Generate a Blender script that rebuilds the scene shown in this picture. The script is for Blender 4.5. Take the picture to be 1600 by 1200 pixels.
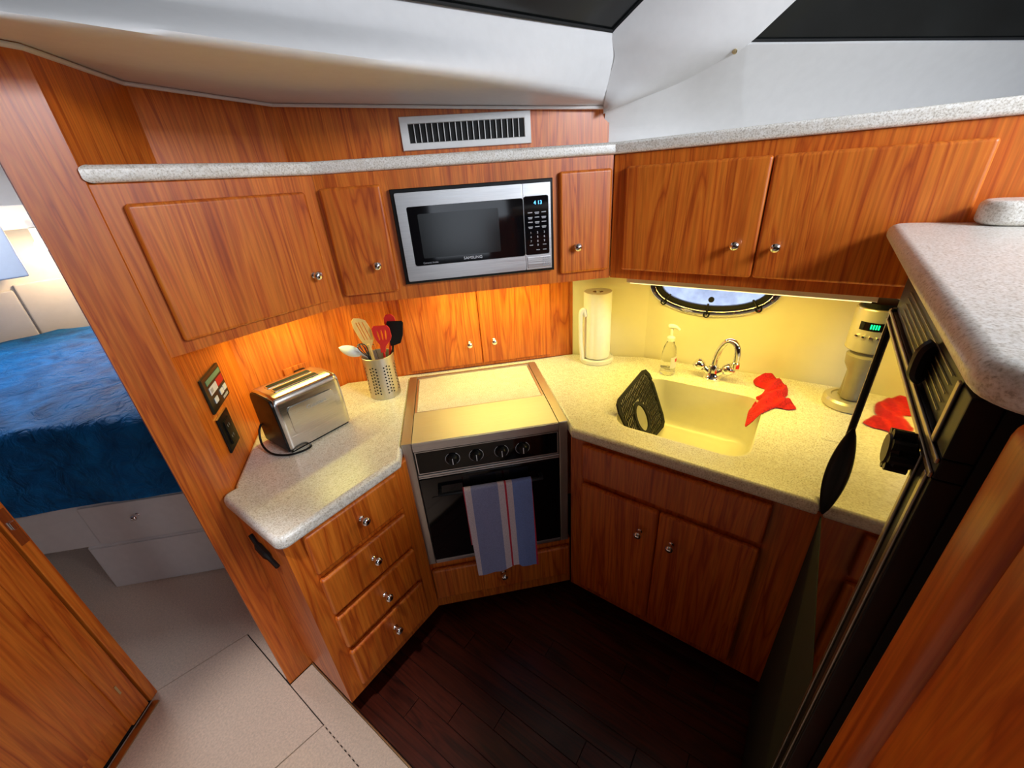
import bpy, bmesh, math, random
from mathutils import Vector, Matrix, noise as mnoise
random.seed(7)
S2 = 2 ** -.5
scene = bpy.context.scene
COL = scene.collection
for o in list(bpy.data.objects):
    bpy.data.objects.remove(o)

# ------------------------------------------------------------------ camera
cam_d = bpy.data.cameras.new('camera')
cam_d.sensor_fit = 'HORIZONTAL'; cam_d.sensor_width = 36; cam_d.lens = 634.6 / 1600 * 36
cam_d.clip_start = .01
cam = bpy.data.objects.new('camera', cam_d); COL.objects.link(cam)
RT = ((0.57797922, -0.81340479, -0.06567094), (-0.40072712, -0.21279659, -0.89114274), (0.71088522, 0.54137812, -0.44894537))
cam.matrix_world = Matrix(((RT[0][0], -RT[1][0], -RT[2][0], 0), (RT[0][1], -RT[1][1], -RT[2][1], 0), (RT[0][2], -RT[1][2], -RT[2][2], 1.6), (0, 0, 0, 1)))
scene.camera = cam
# ------------------------------------------------------------------ world, exposure, big lights
world = bpy.data.worlds.new('world'); scene.world = world; world.use_nodes = True
bg = world.node_tree.nodes['Background']
bg.inputs[0].default_value = (.60, .70, .95, 1); bg.inputs[1].default_value = 3.6
vs = scene.view_settings
vs.view_transform = 'Standard'; vs.look = 'None'; vs.gamma = 1; vs.use_curve_mapping = False
vs.exposure = 0.38

def area_light(name, loc, target, sx, sy, power, color):
    d = bpy.data.lights.new(name, 'AREA'); d.shape = 'RECTANGLE'; d.size = sx; d.size_y = sy
    d.energy = power; d.color = color
    o = bpy.data.objects.new(name, d); COL.objects.link(o); o.location = loc
    o.rotation_euler = (Vector(target) - Vector(loc)).to_track_quat('-Z', 'Y').to_euler()
    return o
area_light('saloon_window_light', (.15, -2.25, 1.95), (.8, 1.0, 1.3), 1.1, .5, 15, (.70, .83, 1.0))
area_light('microwave_fill_light', (-1.75, -2.35, 1.35), (.5, .6, 1.5), 1.1, 1.2, 8, (.80, .88, 1.0))  # added lamp that brightens the microwave steel's reflections and the tea towel
area_light('saloon_ceiling_light', (.7, -1.05, 2.2), (1.0, .6, 1.65), .6, .4, 19, (.89, .93, 1.0)).data.spread = math.radians(155)
area_light('stateroom_hatch_light', (-.1, 3.2, 2.05), (0, 3.1, .8), .6, .6, 13, (.80, .88, 1.0)).data.spread = math.radians(165)

sd = bpy.data.lights.new('passage_downlight_lamp', 'SPOT'); sd.energy = 60; sd.color = (.97, .95, .95); sd.spot_size = math.radians(31); sd.spot_blend = .7; sd.shadow_soft_size = .035
so_ = bpy.data.objects.new('passage_downlight_lamp', sd); COL.objects.link(so_); so_.location = (-.16, .50, 2.225)
so_.rotation_euler = (Vector((.03, .88, .1)) - Vector((-.16, .50, 2.225))).to_track_quat('-Z', 'Y').to_euler()

# ------------------------------------------------------------------ materials
def mk(name):
    m = bpy.data.materials.new(name); m.use_nodes = True
    nt = m.node_tree
    return m, nt, nt.nodes['Principled BSDF']

def coords(nt, scale=(1, 1, 1), rnd=True):
    tc = nt.nodes.new('ShaderNodeTexCoord'); mp = nt.nodes.new('ShaderNodeMapping')
    mp.inputs['Scale'].default_value = scale
    if rnd:
        oi = nt.nodes.new('ShaderNodeObjectInfo'); ad = nt.nodes.new('ShaderNodeVectorMath'); ad.operation = 'ADD'
        ml = nt.nodes.new('ShaderNodeMath'); ml.operation = 'MULTIPLY'; ml.inputs[1].default_value = 7.3
        nt.links.new(oi.outputs['Random'], ml.inputs[0])
        nt.links.new(tc.outputs['Object'], ad.inputs[0]); nt.links.new(ml.outputs[0], ad.inputs[1])
        nt.links.new(ad.outputs[0], mp.inputs['Vector'])
    else:
        nt.links.new(tc.outputs['Object'], mp.inputs['Vector'])
    return mp

def noise_tex(nt, vec, scale, detail=4, dist=0, rough=.55):
    n = nt.nodes.new('ShaderNodeTexNoise'); n.inputs['Scale'].default_value = scale
    n.inputs['Detail'].default_value = detail; n.inputs['Distortion'].default_value = dist; n.inputs['Roughness'].default_value = rough
    nt.links.new(vec.outputs[0], n.inputs['Vector'])
    return n

def ramp(nt, fac, stops, interp='LINEAR'):
    r = nt.nodes.new('ShaderNodeValToRGB'); r.color_ramp.interpolation = interp
    els = r.color_ramp.elements
    while len(els) < len(stops): els.new(.5)
    for e, (p, c) in zip(els, stops):
        e.position = p; e.color = (*c, 1)
    nt.links.new(fac, r.inputs[0])
    return r

def mixc(nt, mode, fac, a, b):
    n = nt.nodes.new('ShaderNodeMix'); n.data_type = 'RGBA'; n.blend_type = mode
    if hasattr(fac, 'is_linked'): nt.links.new(fac, n.inputs[0])
    else: n.inputs[0].default_value = fac
    nt.links.new(a, n.inputs[6])
    if hasattr(b, 'is_linked'): nt.links.new(b, n.inputs[7])
    else: n.inputs[7].default_value = (*b, 1)
    return n.outputs[2]

def bump(nt, bs, h, strength=.1, dist=.002):
    b = nt.nodes.new('ShaderNodeBump'); b.inputs['Strength'].default_value = strength; b.inputs['Distance'].default_value = dist
    nt.links.new(h, b.inputs['Height']); nt.links.new(b.outputs[0], bs.inputs['Normal'])

def wood(name, dark, mid, light, rough=.42, scale=(1, 1, .07), coat=.16):
    m, nt, bs = mk(name)
    mp = coords(nt, scale)
    n1 = noise_tex(nt, mp, 9, 3, 1.6)
    # nested figure: repeated bands of the slow noise read as veneer cathedrals
    mu = nt.nodes.new('ShaderNodeMath'); mu.operation = 'MULTIPLY'; mu.inputs[1].default_value = 9
    fr = nt.nodes.new('ShaderNodeMath'); fr.operation = 'PINGPONG'; fr.inputs[1].default_value = 1
    nt.links.new(n1.outputs[0], mu.inputs[0]); nt.links.new(mu.outputs[0], fr.inputs[0])
    r1 = ramp(nt, fr.outputs[0], [(.0, dark), (.16, mid), (.6, light), (1, mid)])
    mp2 = coords(nt, (scale[0] * 1, scale[1] * 1, scale[2] * .5))
    n2 = noise_tex(nt, mp2, 150, 3, .2)
    r2 = ramp(nt, n2.outputs[0], [(.36, (.70, .62, .56)), (.58, (1, 1, 1))])
    c = mixc(nt, 'MULTIPLY', .8, r1.outputs[0], r2.outputs[0])
    n3 = noise_tex(nt, mp2, 11, 2, .3)
    r3 = ramp(nt, n3.outputs[0], [(.35, (.78, .70, .62)), (.65, (1.0, 1.0, 1.0))])
    c = mixc(nt, 'MULTIPLY', .8, c, r3.outputs[0])
    nt.links.new(c, bs.inputs['Base Color'])
    bs.inputs['Roughness'].default_value = rough
    bs.inputs['Coat Weight'].default_value = coat; bs.inputs['Coat Roughness'].default_value = .2
    bump(nt, bs, n2.outputs[0], .06, .001)
    return m

def plain(name, color, rough=.5, metal=0, var=.06, vscale=30, bstr=0, bscale=300, **kw):
    m, nt, bs = mk(name)
    mp = coords(nt, (1, 1, 1), False)
    n = noise_tex(nt, mp, vscale, 3)
    lo = tuple(max(0, c * (1 - var)) for c in color); hi = tuple(min(1, c * (1 + var)) for c in color)
    r = ramp(nt, n.outputs[0], [(.3, lo), (.7, hi)])
    nt.links.new(r.outputs[0], bs.inputs['Base Color'])
    bs.inputs['Roughness'].default_value = rough; bs.inputs['Metallic'].default_value = metal
    for k, v in kw.items():
        bs.inputs[k.replace('_', ' ')].default_value = v
    if bstr:
        n2 = noise_tex(nt, mp, bscale, 3); bump(nt, bs, n2.outputs[0], bstr, .003)
    return m

M = {}
M['wood'] = wood('cherry_veneer', (.52, .096, .008), (.69, .155, .013), (.80, .225, .022))
M['wood_door'] = wood('cherry_door_veneer', (.50, .090, .008), (.69, .152, .013), (.81, .232, .023), rough=.42)
M['floor_wood'] = wood('shaded_floor_plank', (.022, .004, .002), (.050, .008, .004), (.085, .014, .006), rough=.3, scale=(1, .07, 1), coat=.3)  # same cherry coloured near black, the floor's shade put into its tone
# speckled solid-surface worktop
m, nt, bs = mk('speckled_solid_surface'); mp = coords(nt, (1, 1, 1), False)
n = noise_tex(nt, mp, 270, 3, 0, .65); r = ramp(nt, n.outputs[0], [(.32, (.46, .42, .35)), (.45, (.76, .73, .67)), (.60, (.92, .91, .87))])
n2 = noise_tex(nt, mp, 55, 2); r2 = ramp(nt, n2.outputs[0], [(.35, (.92, .90, .87)), (.65, (1, 1, 1))])
nt.links.new(mixc(nt, 'MULTIPLY', 1, r.outputs[0], r2.outputs[0]), bs.inputs['Base Color'])
bs.inputs['Roughness'].default_value = .3; M['granite'] = m
M['vinyl'] = plain('white_headliner_vinyl', (.78, .77, .76), .5, var=.02, bstr=.05, bscale=500)
M['hull_vinyl'] = plain('cream_hull_liner', (.80, .74, .54), .55, var=.03, vscale=8, bstr=.05, bscale=400)
M['piping'] = plain('white_piping', (.80, .76, .72), .45, var=.02)
M['carpet'] = plain('beige_carpet', (.76, .59, .46), .95, var=.12, vscale=160, bstr=.9, bscale=420)
M['chrome'] = plain('chrome', (.82, .82, .84), .08, 1, var=.01)
M['brass'] = plain('aged_brass', (.62, .48, .26), .3, 1, var=.06)
def brushed(name, col, rough=.28, sc=(1, 60, 60)):
    m, nt, bs = mk(name); mp = coords(nt, sc, False); n = noise_tex(nt, mp, 9, 3)
    r = ramp(nt, n.outputs[0], [(.3, tuple(c * .84 for c in col)), (.7, col)])
    nt.links.new(r.outputs[0], bs.inputs['Base Color']); bs.inputs['Metallic'].default_value = 1
    r2 = ramp(nt, n.outputs[0], [(.3, (rough * .8,) * 3), (.7, (rough * 1.25,) * 3)])
    nt.links.new(r2.outputs[0], bs.inputs['Roughness']); bump(nt, bs, n.outputs[0], .03, .001)
    return m
M['steel'] = brushed('brushed_steel', (.80, .79, .78), .36)
M['lid_steel'] = brushed('satin_lid_steel', (.74, .72, .69), .55)
M['steel_v'] = brushed('brushed_steel_upright', (.66, .62, .56), .42, (60, 60, 1))
M['toaster_steel'] = brushed('toaster_steel', (.72, .69, .64), .22)
M['mirror_steel'] = plain('polished_fridge_door', (.62, .60, .56), .035, 1, var=.01)
M['frame_steel'] = plain('satin_fridge_frame', (.42, .36, .29), .35, 1, var=.08)
M['black'] = plain('black_plastic', (.006, .006, .0065), .38, var=.2, Specular_IOR_Level=.25)
M['matte_black'] = plain('matte_black', (.006, .006, .006), .8, var=.1)
M['glass_black'] = plain('black_glass', (.004, .004, .005), .06, var=.05)
M['dark_pane'] = plain('dark_tinted_pane', (.006, .007, .007), .18, var=.5, vscale=6)
M['white_plastic'] = plain('white_plastic', (.82, .82, .80), .4, var=.02)
M['paper'] = plain('paper_towel_paper', (.86, .85, .83), .9, var=.03, bstr=.2, bscale=260)
M['cream'] = plain('cream_sink_composite', (.84, .80, .62), .28, var=.02)
M['red_cloth'] = plain('red_terry_cloth', (.62, .012, .018), .95, var=.3, vscale=180, bstr=.8, bscale=320)
M['red_nylon'] = plain('red_silicone', (.66, .025, .02), .4, var=.05)
M['yellow_wood'] = plain('pale_beech', (.80, .56, .20), .5, var=.12)
M['navy'] = None
M['white_laminate'] = plain('white_laminate', (.74, .70, .68), .45, var=.03)
M['blue_white'] = plain('pale_blue_panel', (.74, .80, .90), .4, var=.02)
M['green_plate'] = plain('dark_green_plate', (.010, .016, .010), .3, var=.1)
M['green_strip'] = plain('green_strip', (.10, .34, .20), .3, var=.1)
M['label_white'] = plain('label_white', (.75, .76, .80), .5, var=.03)
M['print_grey'] = plain('print_grey', (.42, .43, .46), .5, var=.03)
M['label_red'] = plain('label_red', (.55, .01, .02), .4, var=.1)
M['blade_white'] = plain('white_nylon', (.72, .80, .88), .35, var=.03)
M['wire'] = plain('dark_wire', (.05, .06, .09), .3, .7, var=.1)
M['concrete'] = plain('pale_quay_wall', (.68, .73, .86), .8, var=.22, vscale=14)
M['wall_dark'] = plain('saloon_wood', (.12, .05, .02), .5, var=.1)
M['saloon_ceiling'] = plain('saloon_ceiling', (.30, .27, .24), .6, var=.05)
M['silver_plastic'] = plain('silver_plastic', (.62, .57, .46), .3, .6, var=.03)
M['grey_plastic'] = plain('grey_plastic', (.30, .26, .19), .35, .2, var=.05)

def emit(name, col, st):
    m, nt, bs = mk(name); bs.inputs['Base Color'].default_value = (*col, 1)
    bs.inputs['Emission Color'].default_value = (*col, 1); bs.inputs['Emission Strength'].default_value = st
    return m
M['led_blue'] = emit('blue_led', (.08, .45, 1.0), 3.0)
M['led_green'] = emit('green_led', (.0, .9, .25), 1.6)
M['lamp_glow'] = emit('lamp_glow', (1.0, .80, .52), 9)
M['strip_glow'] = emit('strip_glow', (1.0, .78, .35), 1.3)

def glass(name, col, rough=.02, trans=1.0, ior=1.45):
    m, nt, bs = mk(name); bs.inputs['Base Color'].default_value = (*col, 1)
    bs.inputs['Transmission Weight'].default_value = trans; bs.inputs['Roughness'].default_value = rough; bs.inputs['IOR'].default_value = ior
    return m
M['glass'] = glass('clear_glass', (.95, .97, 1.0), .0, 1, 1.1)
M['clear_plastic'] = glass('clear_plastic', (.93, .95, .97), .05, 1, 1.25)
# quilted navy bedspread
m, nt, bs = mk('blue_quilted_bedspread'); mp = coords(nt, (1, 1, 1), False)
n = noise_tex(nt, mp, 9, 5, .6); r = ramp(nt, n.outputs[0], [(.3, (.001, .055, .17)), (.7, (.003, .16, .45))])
nt.links.new(r.outputs[0], bs.inputs['Base Color']); bs.inputs['Roughness'].default_value = .6
bs.inputs['Specular IOR Level'].default_value = .2
n2 = noise_tex(nt, mp, 14, 4, 1.0); bump(nt, bs, n2.outputs[0], .9, .03); M['navy'] = m
# striped tea towel
m, nt, bs = mk('striped_tea_towel'); mp = coords(nt, (1, 1, 1), False)
sx = nt.nodes.new('ShaderNodeSeparateXYZ'); nt.links.new(mp.outputs[0], sx.inputs[0])
mr = nt.nodes.new('ShaderNodeMapRange'); mr.inputs[1].default_value = -.114; mr.inputs[2].default_value = .114
nt.links.new(sx.outputs[0], mr.inputs[0])
W, BL, RD = (.86, .76, .83), (.33, .37, .64), (.70, .04, .08)
r = ramp(nt, mr.outputs[0], [(0, RD), (.02, W), (.115, BL), (.50, W), (.59, RD), (.618, W), (.705, (.24, .35, .76)), (.985, RD)], 'CONSTANT')
n = noise_tex(nt, mp, 260, 3); r2 = ramp(nt, n.outputs[0], [(.3, (.78, .78, .8)), (.7, (1, 1, 1))])
nt.links.new(mixc(nt, 'MULTIPLY', 1, r.outputs[0], r2.outputs[0]), bs.inputs['Base Color'])
bs.inputs['Roughness'].default_value = .9; bump(nt, bs, n.outputs[0], .5, .002); M['tea_towel'] = m

# ------------------------------------------------------------------ mesh helpers (all take frame coordinates u, d, z)
FR = {'A': 0, 'W': 0, 'B': -45, 'C': -90, 'F': 180}
BASE = {}
def rotm(fr):
    return Matrix.Rotation(math.radians(FR[fr] if isinstance(fr, str) else fr), 4, 'Z')

def finish(bm, base, name, angle=35):
    bmesh.ops.translate(bm, verts=bm.verts, vec=-Vector(base))
    bmesh.ops.recalc_face_normals(bm, faces=bm.faces)
    me = bpy.data.meshes.new(name); bm.to_mesh(me); bm.free()
    for p in me.polygons: p.use_smooth = True
    me.set_sharp_from_angle(angle=math.radians(angle))
    return me

def tags(o, label=None, cat=None, group=None, kind=None):
    if label: o['label'] = label
    if cat: o['category'] = cat
    if group: o['group'] = group
    if kind: o['kind'] = kind
    return o

def wn(o):
    md = o.modifiers.new('weighted_normal', 'WEIGHTED_NORMAL'); md.keep_sharp = True; md.weight = 80

def thing(name, label, cat, fr, base, group=None, kind=None):
    o = bpy.data.objects.new(name, None); COL.objects.link(o); o.empty_display_size = .05
    o.location = rotm(fr) @ Vector(base); o.rotation_euler = (0, 0, math.radians(FR[fr] if isinstance(fr, str) else fr))
    BASE[o.name] = Vector(base)
    return tags(o, label, cat, group, kind)

def part(par, name, bm, mat, label=None, kind=None, angle=35):
    base = BASE[par.name]
    me = finish(bm, base, name, angle); me.materials.append(M[mat] if isinstance(mat, str) else mat)
    o = bpy.data.objects.new(name, me); COL.objects.link(o); o.parent = par; wn(o)
    BASE[o.name] = base
    return tags(o, label, None, None, kind)

def single(name, label, cat, fr, base, bm, mat, group=None, kind=None, angle=35):
    me = finish(bm, base, name, angle); me.materials.append(M[mat])
    o = bpy.data.objects.new(name, me); COL.objects.link(o); wn(o)
    o.location = rotm(fr) @ Vector(base); o.rotation_euler = (0, 0, math.radians(FR[fr] if isinstance(fr, str) else fr))
    BASE[o.name] = Vector(base)
    return tags(o, label, cat, group, kind)

def struct(name, bm, mat, label, fr='W', base=(0, 0, 0), angle=35):
    return single(name, label, None, fr, base, bm, mat, kind='structure', angle=angle)

def inst(par, name, me, loc, rot=(0, 0, 0), scale=1):
    o = bpy.data.objects.new(name, me); COL.objects.link(o); o.parent = par
    o.location = Vector(loc) - BASE[par.name]; o.rotation_euler = rot; o.scale = (scale,) * 3
    BASE[o.name] = BASE[par.name]
    return o

def box(u0, u1, d0, d1, z0, z1, bev=0, seg=2, bm=None):
    own = bmesh.new()
    bmesh.ops.create_cube(own, size=1)
    for v in own.verts:
        v.co = Vector(((u0 + u1) / 2 + v.co.x * (u1 - u0), (d0 + d1) / 2 + v.co.y * (d1 - d0), (z0 + z1) / 2 + v.co.z * (z1 - z0)))
    if bev:
        bmesh.ops.bevel(own, geom=own.edges[:], offset=bev, segments=seg, affect='EDGES', profile=.5)
    return merge(bm, own)

def merge(bm, own):
    if bm is None: return own
    me = bpy.data.meshes.new('tmp'); own.to_mesh(me); own.free(); bm.from_mesh(me); bpy.data.meshes.remove(me)
    return bm

def fill(loops, conv, thick, bev=0, seg=3, bm=None, bevel_back=False, clamp=True):
    """flat plate from 2D loops (first outer, others holes); conv maps (a, b, t) to 3D, t in 0..thick"""
    own = bmesh.new(); edges = []
    for lp in loops:
        vs = [own.verts.new(conv(a, b, 0)) for a, b in lp]
        for i in range(len(vs)): edges.append(own.edges.new((vs[i], vs[(i + 1) % len(vs)])))
    if len(loops) == 1:
        own.faces.new([e.verts[0] for e in edges]) if False else None
    res = bmesh.ops.triangle_fill(own, use_beauty=True, use_dissolve=False, edges=edges)
    front = [f for f in own.faces]
    n0 = len(own.verts)
    ex = bmesh.ops.extrude_face_region(own, geom=front, use_keep_orig=True)
    off = Vector(conv(0, 0, thick)) - Vector(conv(0, 0, 0))
    vs2 = [g for g in ex['geom'] if isinstance(g, bmesh.types.BMVert)]
    for v in vs2: v.co += off
    bmesh.ops.recalc_face_normals(own, faces=own.faces)
    if bev:
        back = set(vs2)
        es = []
        for e in own.edges:
            if len(e.link_faces) == 2 and e.calc_face_angle(0) > 1.0:
                nb = sum(v in back for v in e.verts)
                if nb == 0 or (bevel_back and nb == 2): es.append(e)
        bmesh.ops.bevel(own, geom=es, offset=bev, segments=seg, affect='EDGES', profile=.5, clamp_overlap=clamp)
    return merge(bm, own)

def prism(poly, z0, z1, bev=0, seg=3, holes=(), bm=None, bevel_back=False, clamp=True):
    return fill([poly, *holes], lambda a, b, t: (a, b, z1 - t), z1 - z0, bev, seg, bm, bevel_back, clamp)

def fillet(poly, radii, n=5):
    out = []
    for i, p in enumerate(poly):
        r = radii.get(i)
        if not r: out.append(p); continue
        P, A, B = Vector(p), Vector(poly[i - 1]), Vector(poly[(i + 1) % len(poly)])
        a, b = (A - P).normalized(), (B - P).normalized()
        ang = a.angle(b); t = r / math.tan(ang / 2)
        c = P + (a + b).normalized() * (r / math.sin(ang / 2))
        v0, v1 = P + a * t - c, P + b * t - c
        for k in range(n + 1):
            w = v0.lerp(v1, k / n); out.append(tuple(c + w.normalized() * r))
    return out

def slab(poly, z0, z1, r, holes=(), rh=.004, seg=5):
    """horizontal slab with a rounded (bullnose) outer edge and softly rounded holes"""
    def area(P): return sum(P[i - 1][0] * P[i][1] - P[i][0] * P[i - 1][1] for i in range(len(P))) / 2
    def offs(P, d):
        out = []; n = len(P)
        for i in range(n):
            a, b, c = Vector(P[i - 1]), Vector(P[i]), Vector(P[(i + 1) % n])
            e1, e2 = (b - a).normalized(), (c - b).normalized()
            n1, n2 = Vector((-e1.y, e1.x)), Vector((-e2.y, e2.x))
            out.append(b + (n1 + n2) / max(.3, 1 + n1.dot(n2)) * d)
        return out
    own = bmesh.new(); tops = []; bots = []
    for k, P in enumerate([poly, *holes]):
        P = list(P)
        if (area(P) < 0) == (k == 0): P.reverse()
        if k == 0:
            prof = [(r * (1 - math.sin(t * math.pi / 2 / seg)), z0 + r * (1 - math.cos(t * math.pi / 2 / seg))) for t in range(seg + 1)] + [(r * (1 - math.cos(t * math.pi / 2 / seg)), z1 - r + r * math.sin(t * math.pi / 2 / seg)) for t in range(seg + 1)]
        else:
            prof = [(0, z0)] + [(rh * (1 - math.cos(t * math.pi / 6)), z1 - rh + rh * math.sin(t * math.pi / 6)) for t in range(4)]
        rings = []
        for ins, z in prof:
            rings.append([own.verts.new((q[0], q[1], z)) for q in offs(P, ins)])
        for A, B in zip(rings, rings[1:]):
            for i in range(len(A)): own.faces.new((A[i - 1], A[i], B[i], B[i - 1]))
        tops.append(rings[-1]); bots.append(rings[0])
    for grp in (tops, bots):
        es = []
        for ring in grp:
            for i in range(len(ring)):
                e = own.edges.get((ring[i - 1], ring[i])); es.append(e)
        bmesh.ops.triangle_fill(own, use_beauty=True, use_dissolve=False, edges=es)
    return own

def plate(loops, d0, d1, bev=0, seg=2, bm=None):
    """outline in (u, z), extruded from depth d0 (front) to d1"""
    return fill(loops, lambda a, b, t: (a, d0 + t, b), d1 - d0, bev, seg, bm)

def rrect(u0, u1, z0, z1, r, n=5):
    out = []
    for cx, cy, a0 in ((u1 - r, z1 - r, 0), (u0 + r, z1 - r, 90), (u0 + r, z0 + r, 180), (u1 - r, z0 + r, 270)):
        for i in range(n + 1):
            a = math.radians(a0 + 90 * i / n); out.append((cx + r * math.cos(a), cy + r * math.sin(a)))
    return out

def ellipse(cx, cy, rx, ry, n=32):
    return [(cx + rx * math.cos(2 * math.pi * i / n), cy + ry * math.sin(2 * math.pi * i / n)) for i in range(n)]

def lathe(prof, c=(0, 0, 0), seg=24, axis='z', bm=None):
    own = bmesh.new(); rings = []
    for r, h in prof:
        ring = []
        for i in range(seg):
            a = 2 * math.pi * i / seg
            x, y = r * math.cos(a), r * math.sin(a)
            p = (x, y, h) if axis == 'z' else ((x, -h, y) if axis == 'd' else (h, x, y))
            ring.append(own.verts.new((p[0] + c[0], p[1] + c[1], p[2] + c[2])))
        rings.append(ring)
    for a, b in zip(rings, rings[1:]):
        for i in range(seg): own.faces.new((a[i], a[(i + 1) % seg], b[(i + 1) % seg], b[i]))
    own.faces.new(rings[0]); own.faces.new(rings[-1])
    bmesh.ops.remove_doubles(own, verts=own.verts, dist=1e-6)
    return merge(bm, own)

def spline(pts, n=6):
    P = [Vector(p) for p in pts]
    if len(P) < 3: return P
    out = []
    for i in range(len(P) - 1):
        p0 = P[max(i - 1, 0)]; p1 = P[i]; p2 = P[i + 1]; p3 = P[min(i + 2, len(P) - 1)]
        for k in range(n):
            t = k / n
            out.append(.5 * ((2 * p1) + (p2 - p0) * t + (2 * p0 - 5 * p1 + 4 * p2 - p3) * t * t + (3 * p1 - p0 - 3 * p2 + p3) * t ** 3))
    out.append(P[-1])
    return out

def tube(pts, r, seg=8, bm=None, closed=False, flat=1):
    own = bmesh.new(); P = [Vector(p) for p in pts]; n = len(P)
    rs = r if isinstance(r, (list, tuple)) else [r] * n
    up = Vector((0, 0, 1)); rings = []; prev = None
    for i in range(n):
        t = (P[(i + 1) % n] - P[i - 1]) if closed else (P[min(i + 1, n - 1)] - P[max(i - 1, 0)])
        t.normalize()
        ref = prev if prev is not None else (up if abs(t.z) < .9 else Vector((1, 0, 0)))
        a = (ref - t * ref.dot(t)); a.normalize(); b = t.cross(a); prev = a
        rings.append([own.verts.new(P[i] + (a * math.cos(2 * math.pi * k / seg) * flat + b * math.sin(2 * math.pi * k / seg)) * rs[i]) for k in range(seg)])
    m = n if closed else n - 1
    for i in range(m):
        A, B = rings[i], rings[(i + 1) % n]
        for k in range(seg): own.faces.new((A[k], A[(k + 1) % seg], B[(k + 1) % seg], B[k]))
    if not closed:
        own.faces.new(rings[0]); own.faces.new(rings[-1])
    return merge(bm, own)

def grid(rows, bm=None, closed=False):
    own = bmesh.new(); V = [[own.verts.new(p) for p in row] for row in rows]
    for a, b in zip(V, V[1:]):
        n = len(a)
        for i in range(n if closed else n - 1): own.faces.new((a[i], a[(i + 1) % n], b[(i + 1) % n], b[i]))
    return merge(bm, own)

def solid(bm, t):
    bmesh.ops.recalc_face_normals(bm, faces=bm.faces)
    bmesh.ops.solidify(bm, geom=bm.faces[:], thickness=t)
    return bm

def text_mesh(par, name, s, u, d, z, h, mat, align='CENTER', sx=1.0):
    c = bpy.data.curves.new(name, 'FONT'); c.body = s; c.size = h; c.align_x = align; c.extrude = .0003
    o = bpy.data.objects.new('tmp_text', c); COL.objects.link(o)
    dg = bpy.context.evaluated_depsgraph_get()
    me = bpy.data.meshes.new_from_object(o.evaluated_get(dg)); bpy.data.objects.remove(o); bpy.data.curves.remove(c)
    me.name = name; me.materials.clear(); me.materials.append(M[mat])
    me.transform(Matrix.Rotation(math.pi / 2, 4, 'X') @ Matrix.Diagonal((sx, 1, 1, 1)))
    p = bpy.data.objects.new(name, me); COL.objects.link(p); p.parent = par
    p.location = Vector((u, d, z)) - BASE[par.name]
    return p

KNOB = finish(lathe([(0, 0), (.008, 0), (.008, .003), (.0048, .006), (.0044, .012), (.009, .016), (.0125, .021), (.0128, .025), (.010, .030), (.0045, .0325), (0, .033)], seg=18, axis='d'), (0, 0, 0), 'knob', 40)
KNOB.materials.append(M['chrome'])

def door(par, u0, u1, d, z0, z1, knob=None, name='door', mat='wood_door', th=.020, bev=.0088):
    o = part(par, name, box(u0, u1, d - th, d - .0005, z0, z1, bev, 4), mat)
    if knob: inst(o, 'knob', KNOB, (knob[0], d - th, knob[1]))
    return o

# ================================================================== STRUCTURE
WZ0, WZ1 = .10, 1.93
struct('wall_bulkhead', prism([(.139, 1.16), (.234, 1.16), (.452, 1.46), (.452, 1.50), (.425, 1.50), (.215, 1.19), (.150, 1.182), (.139, 1.175)], .10, 2.1, .004, 2), 'wood',
       'reddish cherry bulkhead post beside the stateroom doorway, angled towards the counter')
struct('wall_left', prism([(.452, 1.46), (.803, 1.46), (.815, 1.49), (.452, 1.49)], .10, WZ1), 'wood', 'cherry veneer wall behind the toaster and upper left cabinet')
struct('wall_back', prism([(.803, 1.46), (1.575, .688), (1.60, .71), (.82, 1.49)], .10, WZ1), 'wood', 'cherry veneer wall behind the stove and the air vent')
# hull side with the portlight: two flat runs
HA = math.degrees(math.atan2(.035, .45))             # hull run turned slightly from the C frame
HF = -90 + HA
def to_hull(x, y):                                     # world -> (u, d) in hull frame
    p = rotm(HF).inverted() @ Vector((x, y, 0)); return p.x, p.y
u0h, dh = to_hull(1.585, .50); u1h, _ = to_hull(1.6405, -.65)
pcu, _ = to_hull(1.602, .281)
struct('wall_right', plate([[(u0h, .02), (u1h, .02), (u1h, 1.68), (u0h, 1.68)], ellipse(pcu, 1.207, .192, .085, 40)], dh, dh + .03), 'hull_vinyl',
       'cream liner wall behind the sink with the oval portlight', HF)
struct('wall_right_corner', prism([(1.480, .78), (1.5855, .4992), (1.612, .503), (1.51, .80)], .02, 1.68), 'hull_vinyl', 'narrow cream wall run behind the paper towels')
# galley floor with planks
fl = thing('floor', 'shade-darkened reddish wooden plank floor of the galley', None, 'W', (.6, .2, .085), kind='structure')
part(fl, 'subfloor', box(.20, 1.75, -.9, 1.55, .05, .079), 'matte_black')
PL = {}
x = .228; k = 0
while x < 1.05:
    w = .068; y = -.85 + (k * .37) % .5
    ys = [-.88] + [v for v in (y, y + .62, y + 1.24) if -.8 < v < 1.2] + [1.28]
    for a, b in zip(ys, ys[1:]):
        part(fl, 'plank', box(x, x + w - .0015, a + .0008, b - .0008, .0795, .085, .0006, 1), 'floor_wood')
    x += w; k += 1
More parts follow.
